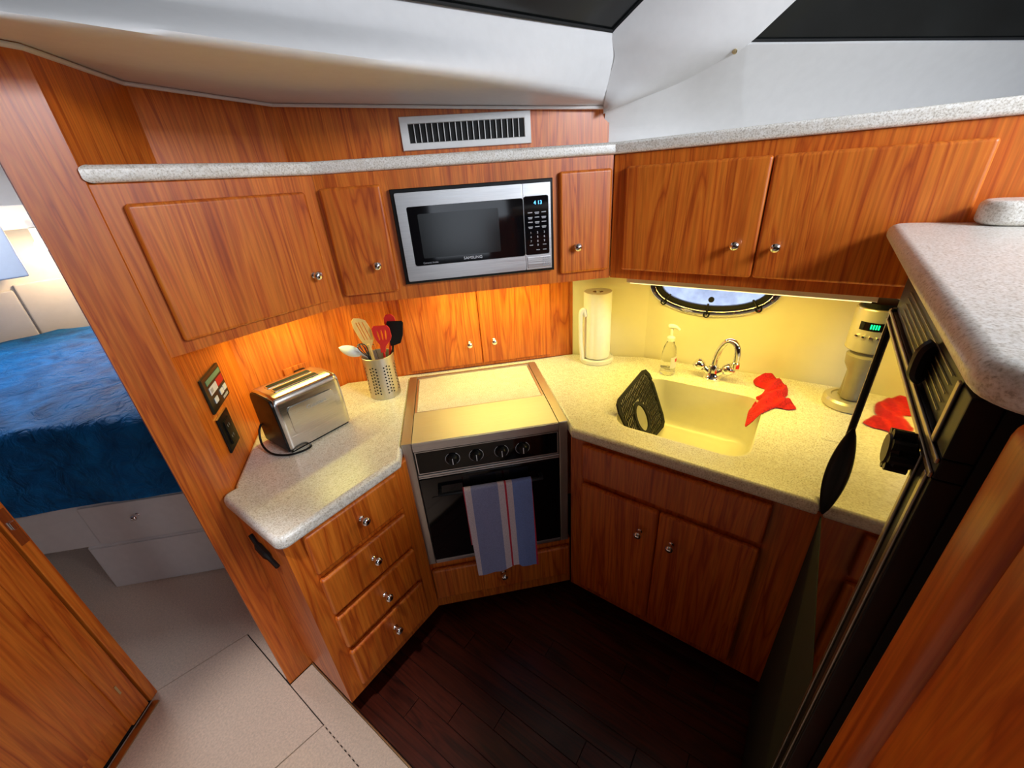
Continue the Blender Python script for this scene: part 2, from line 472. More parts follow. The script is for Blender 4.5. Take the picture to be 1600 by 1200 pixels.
# carpet in the passage, laid in panels
cp = thing('floor_carpet', 'beige carpet of the passage with seamed hatch panels', None, 'W', (0, 1.0, .1), kind='structure')
part(cp, 'underlay', prism([(.214, -1.7), (.214, 1.12), (.13, 1.2), (.50, 1.95), (-.2, 2.3), (-2.4, 2.3), (-2.4, -1.7)], .04, .094), 'matte_black')
g = .0012
for poly in ([(.137 + g, -1.7), (.218, -1.7), (.218, 1.157), (.137 + g, 1.157)],
             [(-.136, 1.537 - g), (-.42, 1.315), (-.42, 1.044), (.137 - g, .952 + g), (.137 - g, 1.477 - g)],
             [(.137 - g, -1.7), (.137 - g, .952 - g), (-.42, 1.038), (-2.4, 1.30), (-2.4, -1.7)],
             [(-.136, 1.537 + g), (.137 + .002, 1.477 + g), (.139, 1.19), (.222, 1.195), (.60, 1.75), (-.3, 3.2), (-2.4, 3.2), (-2.4, 1.6), (-.45, 1.6)]):
    part(cp, 'carpet_panel', prism(poly, .092, .1005, .0022, 2), 'carpet')
st = bmesh.new()
for i in range(26):
    box(.1358, .1382, .94 - i * .02, .949 - i * .02, .0985, .1012, 0, bm=st)
part(cp, 'stitching', st, 'carpet', kind='stuff')
struct('trim_1', box(.2185, .2235, -1.5, 1.158, .080, .1035, .0012), 'brass', 'thin metal edge strip between carpet and plank floor')
# headliner valance
L0 = [(-.9, 1.15, 1.885), (-.3, 1.155, 1.875), (.139, 1.158, 1.864), (.236, 1.166, 1.859), (.445, 1.450, 1.874), (.80, 1.452, 1.856), (1.18, 1.075, 1.828), (1.545, .690, 1.800)]
L1 = [(-.75, 1.00, 1.82), (-.25, .94, 1.82), (.05, .895, 1.82), (.172, .877, 1.82), (.34, .857, 1.82), (.60, .82, 1.82), (1.05, .752, 1.82), (1.50, .668, 1.815)]
L2 = [(-.7, 1.37, 1.92), (-.2, 1.21, 1.92), (.1, 1.11, 1.92), (.25, 1.06, 1.92), (.465, .986, 1.92), (.66, .919, 1.92), (1.10, .758, 1.92), (1.472, .630, 1.918)]
L3 = [(-.7, 1.43, 1.975), (-.2, 1.25, 1.975), (.1, 1.14, 1.975), (.25, 1.085, 1.975), (.465, 1.005, 1.975), (.66, .935, 1.975), (1.10, .768, 1.975), (1.45, .628, 1.968)]
def lerp(a, b, t): return tuple(x + (y - x) * t for x, y in zip(a, b))
prof = []
for t in range(len(L0)):
    a, b, c, d = (Vector(q[t]) for q in (L0, L1, L2, L3))
    ctl = [a, a + (b - a) * .4, a + (b - a) * .78, b + (c - b) * .12 + (a - b) * .04, b + (c - b) * .42, b + (c - b) * .74, c + (b - c) * .08, c + (d - c) * .35, d]
    prof.append(spline(ctl, 3))
cols = list(zip(*prof))
def linear(pts, n=6):
    P = [Vector(p) for p in pts]
    return [P[i] + (P[i + 1] - P[i]) * (k / n) for i in range(len(P) - 1) for k in range(n)] + [P[-1]]
rows = [linear(c) if k < 3 else spline(c, 6) for k, c in enumerate(cols)]
zip_rows = [rows[0], rows[1]]
struct('ceiling', solid(grid(rows), .008), 'vinyl', 'padded white headliner valance curving below the windshield', angle=60)
struct('trim_2', tube([p + (q - p).normalized() * .008 + Vector((0, 0, -.006)) for p, q in zip(zip_rows[0], zip_rows[1])], .0048, 8), 'piping', 'thin white piping along the lower edge of the headliner')
# windshield pillar between the two panes
pl = [(1.545, .690, 1.800), (1.50, .668, 1.815), (1.488, .655, 1.86), (1.472, .630, 1.918), (1.45, .628, 1.968), (1.45, .545, 2.02), (1.45, .16, 2.25)]
pr = [(1.553, .685, 1.798), (1.575, .60, 1.815), (1.612, .47, 1.846), (1.592, .345, 1.880), (1.582, .281, 1.902), (1.585, .19, 1.97), (1.60, -.17, 2.25)]
pr2, pl2 = spline(pr, 4), spline(pl, 4)
rows = []
for a, b in zip(pl2, pr2):
    a, b = Vector(a), Vector(b)
    rows.append([a + (b - a) * t + Vector((-.030, -.010, -.012)) * math.sin(math.pi * t) for t in (0, .12, .3, .5, .7, .88, 1)])
struct('ceiling_pillar', solid(grid(rows), .008), 'vinyl', 'white padded pillar rising between the two dark windshield panes', angle=60)
struct('trim_3', tube(spline(pl[:5], 6), .0035, 8), 'piping', 'curved seam welt between valance and pillar')
struct('trim_4', tube(spline(pr[:5], 6), .0028, 8), 'piping', 'thin seam welt along the lower edge of the pillar')
# white side panel above the ledge
top = spline([(1.550, .690, 1.799), (1.575, .602, 1.814), (1.613, .47, 1.845), (1.593, .345, 1.879), (1.583, .281, 1.901)], 4) + [Vector(p) for p in ((1.73, .115, 1.893), (1.90, -.08, 1.884), (2.16, -.37, 1.870), (2.62, -.88, 1.848))]
bot = []
for i, p in enumerate(top):
    bot.append(Vector((1.574 + (.69 - p.y) / 1.57 * 1.12, p.y, 1.676)))
rows = [[b + (a - b) * t + Vector((.02, .02, 0)) * math.sin(math.pi * t) for a, b in zip(top, bot)] for t in (0, .25, .5, .75, .92, 1)]
struct('wall_side_panel', solid(grid(rows), .008), 'vinyl', 'white vinyl side panel between the speckled ledge and the right window', angle=60)
o = single('snap_fastener', 'small bronze snap button on the white seam by the right window', 'snap button', 'W', (1.570, .312, 1.884), tube([(1.575, .314, 1.885), (1.566, .311, 1.882), (1.563, .310, 1.881)], [.0065, .0065, .003], 12), 'brass')
# window panes (tinted, raked)
def pane(name, pts, label):
    t = thing(name, label, None, 'W', pts[0], kind='structure')
    n = (Vector(pts[1]) - Vector(pts[0])).cross(Vector(pts[2]) - Vector(pts[0])).normalized()
    if n.dot(Vector((0, 0, 1.6)) - Vector(pts[0])) > 0: n = -n
    bm = bmesh.new(); a = [bm.verts.new(Vector(p) + n * .004) for p in pts]; b = [bm.verts.new(Vector(p) + n * .012) for p in pts]
    bm.faces.new(a); bm.faces.new(b[::-1])
    for i in range(len(pts)): bm.faces.new((a[i], a[i - 1], b[i - 1], b[i]))
    part(t, 'pane', bm, 'dark_pane')
    c = sum((Vector(p) for p in pts), Vector()) / len(pts)
    part(t, 'gasket', tube([Vector(p) + (c - Vector(p)) * .004 for p in pts], .004, 6, closed=True), 'matte_black')
    return t
pane('window_1', [(-2.6, 2.14, 1.982), (1.45, .628, 1.970), (1.45, .16, 2.25), (-2.6, 1.667, 2.25)], 'dark windshield pane above the padded valance')
pane('window_2', [(1.584, .279, 1.903), (2.62, -.88, 1.850), (2.62, -1.30, 2.20), (1.60, -.17, 2.25)], 'dark side window pane above the white panel')
# unseen saloon shell, coloured dull to cut bounce, sealed against sky light
struct('ceiling_saloon', box(-2.6, 2.7, -2.6, 1.72, 2.25, 2.28), 'saloon_ceiling', 'grey-beige saloon ceiling overhead')
dl = thing('ceiling_downlight', 'recessed round downlight in the ceiling over the passage', 'light', 'W', (-.16, .50, 2.235))
part(dl, 'bezel', lathe([(.034, 2.2495), (.050, 2.2495), (.050, 2.244), (.044, 2.238), (.036, 2.238)], (-.16, .50, 0), 28), 'chrome')
struct('floor_hull', box(-2.62, 1.70, -2.62, 4.10, -.02, .018), 'wall_dark', 'unseen hull bottom below the floors, added to seal out sky light')  # from here to the header: unseen pieces added against sky light leaks
struct('wall_hull_aft', box(1.655, 1.70, -2.62, -.64, .018, 1.645), 'wall_dark', 'unseen hull side behind the fridge, added to keep sky light out')
struct('wall_hull_upper', box(2.60, 2.70, -2.62, -.86, 1.60, 2.26), 'wall_dark', 'unseen cabin side aft of the right window, added to close off sky light')
struct('trim_9', box(1.60, 2.70, -2.62, -.905, 1.646, 1.678), 'wall_dark', 'added ledge filler aft of the high counter, blocking sky light')
struct('wall_behind_galley', prism([(1.20, 1.12), (1.60, .72), (1.62, .74), (1.22, 1.14), (1.22, 1.92), (1.20, 1.92)], .018, 2.26), 'wall_dark', 'added outer filler behind the stove corner, blocking sky light')
struct('wall_header', box(-2.6, 1.20, 1.492, 1.52, 1.90, 2.24), 'wall_dark', 'added filler box above the stateroom doorway, blocking sky light')
struct('wall_saloon_aft', box(-2.62, -2.6, -2.6, 4.10, .018, 2.28), 'wall_dark', 'saloon wall behind the passage')
struct('wall_saloon_side', box(-2.6, 2.7, -2.62, -2.6, .04, 2.28), 'wall_dark', 'saloon wall far behind the fridge')
struct('floor_saloon', box(-2.6, 2.7, -2.6, -1.7, .03, .06), 'carpet', 'saloon floor behind the galley')

# ================================================================== STATEROOM
struct('wall_stateroom_head', box(-2.6, 1.6, 4.05, 4.08, .1, 2.1), 'vinyl', 'white padded wall at the head of the berth')
struct('wall_stateroom_side', box(1.2, 1.22, 1.9, 4.05, .1, 2.1), 'vinyl', 'stateroom side wall')
struct('ceiling_stateroom', box(-2.6, 1.6, 1.45, 4.1, 2.1, 2.13), 'vinyl', 'white stateroom ceiling')
struct('trim_5', box(-.6, 1.15, 3.86, 4.045, 1.53, 1.66, .01), 'vinyl', 'padded ledge running along the berth head wall')
struct('trim_6', box(-.6, .236, 4.02, 4.049, .70, 1.19, .012), 'vinyl', 'left cushion panel of the padded head wall')
struct('trim_7', box(.244, 1.15, 4.02, 4.049, .70, 1.22, .012), 'vinyl', 'right cushion panel of the padded head wall')
single('wall_locker', 'pale blue white locker hanging on the stateroom wall', 'locker', 'W', (.1, 3.75, 1.29), box(-.35, .305, 3.60, 3.95, 1.29, 1.585, .01), 'blue_white')
lm = thing('reading_lamp', 'small glowing wall lamp above the berth', 'lamp', 'W', (.44, 3.86, 1.44))
part(lm, 'lamp_mount', box(.425, .455, 3.83, 3.875, 1.46, 1.53, .004), 'white_plastic')
part(lm, 'lamp_shade', lathe([(.018, .05), (.03, .03), (.042, 0), (.034, -.012), (0, -.014)], (.44, 3.82, 1.415), 18), 'lamp_glow')
ld = bpy.data.lights.new('reading_lamp_light', 'POINT'); ld.energy = 6; ld.color = (1, .66, .34); ld.shadow_soft_size = .03
lo = bpy.data.objects.new('reading_lamp_light', ld); COL.objects.link(lo); lo.location = (.44, 3.76, 1.39)
# berth
bb = thing('berth_base', 'white laminate berth base with drawer fronts under the blue bedspread', 'bed base', 'B', (-1.3, 1.52, .1))
part(bb, 'upper_box', prism([(-2.6, 1.505), (-.80, 1.505), (-.80, 2.46), (-1.35, 3.0), (-2.6, 3.0)], .345, .58, .004, 1), 'white_laminate')
part(bb, 'lower_box', prism([(-1.632, 1.500), (-.80, 1.500), (-.80, 2.46), (-1.35, 3.0), (-1.632, 3.0)], .1005, .3448, .004, 1), 'white_laminate')
dr = part(bb, 'drawer_front', box(-1.572, -.86, 1.494, 1.5045, .36, .548, .004), 'white_laminate')
inst(dr, 'knob', KNOB, (-1.377, 1.494, .482))
part(bb, 'lower_panel', box(-1.625, -.86, 1.494, 1.4995, .108, .336, .003), 'white_laminate')
rows = []
for j in range(30):
    row = []
    for i in range(40):
        t = j / 29
        if t < .22:
            s = t / .22; d = 1.478 + .012 * s; z = .568 + .30 * s
        elif t < .34:
            s = (t - .22) / .12 * math.pi / 2; d = 1.49 + .055 * (1 - math.cos(s)); z = .868 + .052 * math.sin(s)
        else:
            s = (t - .34) / .66; d = 1.545 + 1.48 * s; z = .92
        um, ux = max(-2.9, d - 5.6), min(-.80, 1.66 - d); u = um + (ux - um) * i / 39
        w = mnoise.noise(Vector((u * 5, d * 5, z * 5))) * .018 + mnoise.noise(Vector((u * 16, d * 16, z * 6))) * .006
        q = .010 * (abs(math.sin((u + d) * 10)) ** .4 - 1) + .010 * (abs(math.sin((u - d) * 10)) ** .4 - 1) if t >= .34 else 0
        row.append((u, d - (w if t < .3 else 0), z + (w + q if t >= .3 else 0)))
    rows.append(row)
single('bedspread', 'blue quilted bedspread covering the berth in the stateroom', 'bedspread', 'B', (-1.6, 2.4, .57), solid(grid(rows), .012), 'navy', angle=80)
# stateroom door and jamb at the lower left
DA = math.degrees(math.atan2(-.125, -.163)) + 180       # local +u runs from the leaf towards the jamb edge
def to_door(x, y):
    p = rotm(DA).inverted() @ Vector((x, y, 0)); return p.x, p.y
ju, jd = to_door(-.138, 1.537)
jt = thing('door_1', 'dark cherry stateroom door standing open at the lower left', None, DA, (ju - .3, jd, .1), kind='structure')
part(jt, 'jamb', box(ju - .030, ju, jd - .006, jd + .05, .101, 2.1, .004), 'wood')
lf = part(jt, 'door_leaf', box(ju - .62, ju - .040, jd - .004, jd + .03, .112, 2.05, .004), 'wood')
part(jt, 'door_stile', box(ju - .105, ju - .041, jd - .012, jd - .0045, .113, 2.04, .003), 'wood')
part(jt, 'door_panel', box(ju - .60, ju - .125, jd - .009, jd - .0045, .19, 1.95, .003), 'wood')
part(jt, 'gap_backing', box(ju - .045, ju - .025, jd + .012, jd + .028, .101, 2.05), 'matte_black')
part(jt, 'latch_plate', box(ju - .026, ju - .006, jd - .0085, jd - .0062, .835, .95, .001), 'chrome')
part(jt, 'latch_bolt', box(ju - .02, ju - .010, jd - .016, jd - .0086, .885, .91, .002), 'chrome')
part(jt, 'catch_strip', box(ju - .082, ju - .076, jd - .014, jd - .0122, .245, .285, .0006), 'brass')
struct('trim_8', box(ju - .60, ju - .03, jd - .035, jd - .012, .0995, .105, .002), 'brass', 'brass threshold strip under the stateroom door', DA)

# ================================================================== UPPER CABINETS AND LEDGE
UZ0, UZ1 = 1.283, 1.6455
ca = thing('upper_cabinet', 'wide single-door cherry wall cabinet above the toaster', 'cabinet', 'A', (.47, 1.3, UZ0))
part(ca, 'carcass', prism([(.2355, 1.165), (.6995, 1.165), (.800, 1.4595), (.4525, 1.4595)], UZ0, UZ1, .002, 1), 'wood')
door(ca, .272, .658, 1.165, 1.312, 1.607, (.617, 1.395))
cb = thing('upper_cabinet', 'cherry wall cabinet with two narrow doors framing the microwave', 'cabinet', 'B', (.1, 1.45, UZ0))
part(cb, 'face_frame', plate([[(-.3285, UZ0), (.5345, UZ0), (.5345, UZ1), (-.3285, UZ1)], [(-.122, 1.345), (.332, 1.345), (.332, 1.588), (-.122, 1.588)]], 1.318, 1.336), 'wood')
part(cb, 'bottom_panel', prism([(-.322, 1.3365), (.528, 1.3365), (.508, 1.598), (-.455, 1.598)], UZ0, UZ0 + .016), 'wood')
part(cb, 'top_panel', prism([(-.322, 1.3365), (.528, 1.3365), (.508, 1.598), (-.455, 1.598)], UZ1 - .016, UZ1), 'wood')
door(cb, -.318, -.152, 1.318, 1.314, 1.612, (-.201, 1.399))
door(cb, .362, .527, 1.318, 1.314, 1.611, (.413, 1.397))
cc = thing('upper_cabinet', 'wide two-door cherry wall cabinet above the sink', 'cabinet', 'C', (-.1, 1.45, UZ0))
part(cc, 'carcass', prism([(-.5505, 1.313), (.62, 1.313), (.62, 1.588), (-.48, 1.566), (-.64, 1.488), (-.575, 1.352)], UZ0, UZ1, .002, 1), 'wood')
door(cc, -.509, -.1345, 1.313, 1.314, 1.612, (-.184, 1.401))
door(cc, -.1325, .245, 1.313, 1.314, 1.612, (-.089, 1.399))
ledge = [(.2305, 1.153), (.695, 1.153), (1.301, .546), (1.301, -.9), (2.69, -.9), (1.572, .6895), (.8025, 1.4585), (.4525, 1.4585), (.2375, 1.1625)]
single('ledge', 'white speckled solid-surface ledge running over all upper cabinets', 'ledge', 'W', (1.0, 1.0, 1.646), slab(ledge, 1.646, 1.678, .010), 'granite')
# vent
av = thing('air_vent', 'white rectangular air vent with dark upright slats above the microwave', 'air vent', 'B', (.125, 1.59, 1.708))
part(av, 'vent_frame', plate([[(-.090, 1.707), (.345, 1.707), (.345, 1.803), (-.090, 1.803)], [(-.064, 1.728), (.322, 1.728), (.322, 1.782), (-.064, 1.782)]], 1.588, 1.5985, .004, 2), 'white_plastic')
part(av, 'backing', box(-.0635, .3215, 1.5965, 1.599, 1.7285, 1.7815), 'matte_black')
SL = finish(box(-.0012, .0012, -.004, .002, -.0267, .0267), (0, 0, 0), 'slat'); SL.materials.append(M['white_plastic'])
for i in range(1, 20):
    inst(av, 'slat', SL, (-.064 + .386 * i / 20, 1.5925, 1.755))
# microwave
mw = thing('microwave', 'built-in stainless microwave with black glass door between the narrow doors', 'microwave', 'B', (.105, 1.31, 1.33))
part(mw, 'trim_kit', plate([[(-.131, 1.331), (.341, 1.331), (.341, 1.597), (-.131, 1.597)], [(-.118, 1.342), (.329, 1.342), (.329, 1.584), (-.118, 1.584)]], 1.300, 1.3175, .002, 1), 'black')
part(mw, 'housing', box(-.116, .327, 1.308, 1.56, 1.3465, 1.5865), 'matte_black')
df = part(mw, 'door_frame', plate([rrect(-.119, .2475, 1.3405, 1.5865, .004), rrect(-.092, .2470, 1.384, 1.549, .006)], 1.291, 1.307, .006, 2), 'steel')
part(mw, 'control_frame', plate([[(.2485, 1.3405), (.331, 1.3405), (.331, 1.5865), (.2485, 1.5865)], rrect(.2488, .324, 1.385, 1.5525, .006)], 1.291, 1.307, .004, 2), 'steel')
gl = part(mw, 'glass_front', plate([rrect(-.0918, .3238, 1.3845, 1.551, .007)], 1.2955, 1.3075, .001, 1), 'glass_black')
part(mw, 'window_mesh', plate([rrect(-.064, .172, 1.404, 1.528, .004)], 1.2948, 1.2954), M['dark_pane'])
part(mw, 'open_button', box(.253, .328, 1.2885, 1.2905, 1.347, 1.378, .0008), 'steel')
bt = bmesh.new()
for i in range(4):
    for j in range(5): lathe([(0, 0), (.0022, 0), (.0022, .001), (0, .001)], (.303 + i * .0062, 1.2884, 1.351 + j * .0058), 8, 'd', bm=bt)
part(mw, 'speaker_dots', bt, 'print_grey', kind='stuff')
text_mesh(mw, 'clock_digits', '4 13', .293, 1.2950, 1.529, .0145, 'led_blue')
text_mesh(mw, 'brand_lettering', 'SAMSUNG', .084, 1.2950, 1.3905, .0115, 'label_white', sx=1.1)
text_mesh(mw, 'slogan_lettering', 'Ceramic Inside', -.045, 1.2950, 1.3885, .0075, 'print_grey')
PM = finish(box(-.0070, .0070, -.0003, .0003, -.0014, .0014), (0, 0, 0), 'button_print'); PM.materials.append(M['print_grey'])
for i in range(3):
    for j in range(4):
        inst(mw, 'button_print', PM, (.268 + .021 * i, 1.2950, 1.507 - .0135 * j))
        if (i + j) % 2: inst(mw, 'button_print', PM, (.268 + .021 * i, 1.2950, 1.5035 - .0135 * j), scale=.8)
    for j in range(3):
        text_mesh(mw, 'number_key', str(j * 3 + i + 1), .268 + .021 * i, 1.2950, 1.447 - .0125 * j, .0085, 'label_white')
    inst(mw, 'button_print', PM, (.268 + .021 * i, 1.2950, 1.4135), scale=.8) if i != 1 else text_mesh(mw, 'number_key', '0', .289, 1.2950, 1.4105, .0085, 'label_white')
    if i: inst(mw, 'button_print', PM, (.268 + .021 * i, 1.2950, 1.3985), scale=.8)

# under-cabinet lights
def strip(label, fr, u0, u1, d0, d1, power, col, parts=1):
    t = thing('under_cabinet_light', label, 'light', fr, ((u0 + u1) / 2, (d0 + d1) / 2, UZ0 - .018))
    part(t, 'housing', plate([[(u0, UZ0 - .018), (u1, UZ0 - .018), (u1, UZ0 - .0005), (u0, UZ0 - .0005)]], d0, d1, .002, 1), 'white_plastic')
    part(t, 'diffuser', box(u0 + .01, u1 - .01, d0 + .006, d1 - .003, UZ0 - .0215, UZ0 - .0182, .001), 'strip_glow')
    for k in range(parts):
        u = u0 + (u1 - u0) * (k + .5) / parts
        d = bpy.data.lights.new('under_cabinet_lamp', 'AREA'); d.shape = 'RECTANGLE'; d.size = (u1 - u0) / parts * .95; d.size_y = (d1 - d0) * .8
        d.energy = power / parts; d.color = col
        o = bpy.data.objects.new('under_cabinet_lamp', d); COL.objects.link(o)
        o.location = rotm(fr) @ Vector((u, (d0 + d1) / 2, UZ0 - .024)); o.rotation_euler = (0, 0, math.radians(FR[fr]))
strip('slim white light bar under the two-door cabinet above the sink', 'C', -.50, .15, 1.332, 1.362, 2.5, (1.0, .77, .13))
strip('slim white light bar under the microwave cabinet', 'B', -.10, .40, 1.45, 1.48, 1.5, (1.0, .92, .22))
strip('slim white light bar under the cabinet above the toaster', 'A', .50, .72, 1.32, 1.35, .85, (1.0, .92, .22))

# cabinet doors under the microwave
bc = thing('back_cabinet', 'low cherry cabinet with two doors behind the stove', 'cabinet', 'B', (.1, 1.59, .905))
part(bc, 'frame', box(-.235, .475, 1.588, 1.5985, .902, 1.2825, .001), 'wood')
door(bc, -.200, .0975, 1.588, .918, 1.2815, (.050, 1.013), th=.014, bev=.005)
door(bc, .0995, .394, 1.588, .918, 1.2815, (.151, 1.014), th=.014, bev=.005)

# ================================================================== WORKTOP, SINK
HOLE = rrect(1.035, 1.412, .030, .415, .062, 6)
top_poly = [(.199, .857), (.5621, .857)]
def bw(al, dep): return ((al + dep) * S2, (dep - al) * S2)
top_poly += [bw(-.2085, 1.5495), bw(.3135, 1.5495), (.945, .5016), (.945, -.1275), (.962, -.1275), (.962, -.62), (1.633, -.62), (1.617, .04), (1.582, .497), (1.4785, .7795), (1.458, .803), (.8015, 1.4585), (.4525, 1.4585), (.243, 1.171), (.236, 1.157), (.199, 1.157)]
top_poly = fillet(top_poly, {0: .026, len(top_poly) - 1: .022})
single('countertop', 'cream speckled solid-surface worktop wrapping around the stove and sink', 'countertop', 'W', (1.0, .9, .862), slab(top_poly, .862, .90, .013, [HOLE]), 'granite')
sk = thing('sink', 'cream rectangular undermount sink set in the speckled worktop', 'sink', 'W', (1.22, .22, .70))
rows = []
for inset, z, r in ((-.001, .8985, .062), (.000, .885, .062), (.006, .80, .062), (.014, .745, .062), (.028, .725, .06), (.06, .718, .05), (.15, .714, .03)):
    rows.append([(a, b, z) for a, b in rrect(1.035 + inset, 1.412 - inset, .030 + inset, .415 - inset, max(.02, r), 6)])
part(sk, 'bowl', solid(grid([[(x, y, z) for x, y, z in r] for r in rows], closed=True), .004), 'cream', angle=70)
part(sk, 'bowl_floor', prism(rrect(1.184, 1.263, .179, .266, .03, 4), .708, .7138), 'cream')
part(sk, 'drain', lathe([(0, .7145), (.034, .7145), (.036, .717), (.028, .7165), (.02, .7152), (0, .7152)], (1.223, .222, 0), 20), 'chrome')
# drying mat leaning in the sink
my = lambda z: .397 + (z - .9) * .5
mt = thing('sink_mat', 'black slotted sink mat with an oval hole leaning in the sink', 'sink mat', 'W', (1.24, .33, .73))
c, s = 1 / math.hypot(1, .5), .5 / math.hypot(1, .5)
def mconv(a, b, t):                                   # a along X, b up the mat, t thickness
    return (a, .335 + b * s - t * c, .756 + b * c + t * s)
def mrow(n): return n
mat_out = [(1.095, .04), (1.11, .015), (1.135, .002), (1.33, -.015), (1.355, -.005), (1.368, .02), (1.395, .15), (1.392, .18), (1.375, .205), (1.35, .212), (1.12, .205), (1.098, .195), (1.088, .17)]
holes = [ellipse(1.215, .085, .037, .047, 24)]
inn = [(lambda cx, cy: (cx + (a - cx) * .90, cy + (b - cy) * .89))(1.235, .10) for a, b in mat_out]
part(mt, 'rim', fill([mat_out, inn], mconv, .006), 'matte_black')
part(mt, 'hole_ring', fill([ellipse(1.215, .085, .050, .060, 24), holes[0]], mconv, .006), 'matte_black')
sl = bmesh.new()
def inside(x, y, poly):
    r = False
    for i in range(len(poly)):
        x1, y1 = poly[i]; x2, y2 = poly[i - 1]
        if (y1 > y) != (y2 > y) and x < (x2 - x1) * (y - y1) / (y2 - y1) + x1: r = not r
    return r
okp = lambda x, y: inside(x, y, mat_out) and ((x - 1.215) / .042) ** 2 + ((y - .085) / .052) ** 2 > 1
for j in range(9):                                    # long bars
    y = -.005 + j * .026
    xs = [1.08 + .008 * k for k in range(42)]
    run = []
    for x in xs + [9]:
        if x < 9 and okp(x, y): run.append(x)
        else:
            if len(run) > 1:
                pts = [mconv(run[0], y - .002, .001), mconv(run[-1], y - .002, .001), mconv(run[-1], y + .002, .001), mconv(run[0], y + .002, .001)]
                pb = [mconv(run[0], y - .002, .005), mconv(run[-1], y - .002, .005), mconv(run[-1], y + .002, .005), mconv(run[0], y + .002, .005)]
                grid([pts, pb], sl, True); sl.faces.new([sl.verts.new(p) for p in pb]); sl.faces.new([sl.verts.new(p) for p in pts])
            run = []
    for k in range(26):                               # slanted fine bars between
        x = 1.082 + .0122 * k
        if okp(x, y + .013) and okp(x + .006, y + .025) and okp(x, y + .003):
            q = [(x - .0022, y), (x + .0022, y), (x + .0122, y + .026), (x + .0078, y + .026)]
            pts = [mconv(a, b, .0015) for a, b in q]; pb = [mconv(a, b, .0045) for a, b in q]
            grid([pts, pb], sl, True); sl.faces.new([sl.verts.new(p) for p in pb]); sl.faces.new([sl.verts.new(p) for p in pts])
part(mt, 'slot_bars', sl, 'matte_black', kind='stuff')
# faucet
fa = thing('faucet', 'chrome gooseneck faucet with two round taps behind the sink', 'faucet', 'W', (1.495, .215, .9))
part(fa, 'base', lathe([(0, 0), (.030, 0), (.030, .008), (.022, .016), (.019, .03), (.017, .05), (.014, .055), (0, .056)], (1.492, .215, .9005), 24), 'chrome')
sp = spline([(1.492, .215, .945), (1.492, .212, .985), (1.490, .202, 1.025), (1.484, .185, 1.052), (1.476, .163, 1.055), (1.470, .149, 1.038), (1.468, .145, 1.005), (1.468, .145, .982)], 5)
part(fa, 'spout', tube(sp, [.0105] * (len(sp) - 6) + [.0100] * 6, 14), 'chrome')
part(fa, 'aerator', lathe([(0, 0), (.012, 0), (.013, .004), (.013, .02), (.010, .024), (0, .0241)], (1.468, .145, .966), 16), 'chrome')
for sgn in (1, -1):
    hd = part(fa, 'tap_arm', tube([(1.492, .215 + sgn * .012, .925), (1.492, .215 + sgn * .034, .940)], [.014, .012], 14), 'chrome')
    o = part(hd, 'tap_knob', tube(spline([(1.490, .215 + sgn * .032, .939), (1.488, .215 + sgn * .040, .944), (1.486, .215 + sgn * .052, .953), (1.484, .215 + sgn * .060, .958), (1.483, .215 + sgn * .064, .961)], 3), [.012, .014, .017, .020, .0215, .022, .022, .0215, .0205, .0185, .016, .012, .004], 14), 'chrome')
# portlight
po = thing('portlight', 'oval chrome portlight with black gasket above the sink', 'window', HF, (pcu, dh, 1.10))
part(po, 'ring', plate([ellipse(pcu, 1.207, .219, .110, 48), ellipse(pcu, 1.207, .194, .086, 48)], dh - .014, dh - .0005, .005, 3), 'chrome')
part(po, 'gasket', plate([ellipse(pcu, 1.207, .1935, .0855, 48), ellipse(pcu, 1.207, .174, .070, 48)], dh - .006, dh + .012, .002, 1), 'matte_black')
part(po, 'glass', plate([ellipse(pcu, 1.207, .1735, .0695, 40)], dh + .002, dh + .007), 'glass')
part(po, 'centre_button', lathe([(0, 0), (.010, 0), (.010, .006), (.006, .009), (0, .009)], (pcu + .004, dh + .0018, 1.160), 16, 'd'), 'matte_black')
for a in (-140, -91, -40):
    ca_, sa_ = math.cos(math.radians(a)), math.sin(math.radians(a))
    x0, z0 = pcu + .178 * ca_, 1.207 + .072 * sa_ ; x1, z1 = pcu + .207 * ca_, 1.207 + .100 * sa_
    hk = part(po, 'dog', tube([(x0, dh - .010, z0 + .012), (x1, dh - .019, z1)], .0035, 8), 'black')
    ring = [(x1 + .009 * math.cos(t), dh - .020, z1 + .009 * math.sin(t)) for t in [i * math.pi / 8 for i in range(16)]]
    part(hk, 'dog_ring', tube(ring, .0026, 6, closed=True), 'black')
sc = bmesh.new()
for a in (-160, -115, -65, -20):
    lathe([(0, 0), (.005, 0), (.003, .002), (0, .002)], (pcu + .207 * math.cos(math.radians(a)), dh - .0135, 1.207 + .098 * math.sin(math.radians(a))), 8, 'd', bm=sc)
part(po, 'screws', sc, 'chrome', kind='stuff')
# quay outside the portlight
struct('ground_quay', box(2.6, 2.9, -2.0, 3.0, -1.0, 1.75), 'concrete', 'pale quay wall seen through the portlight')

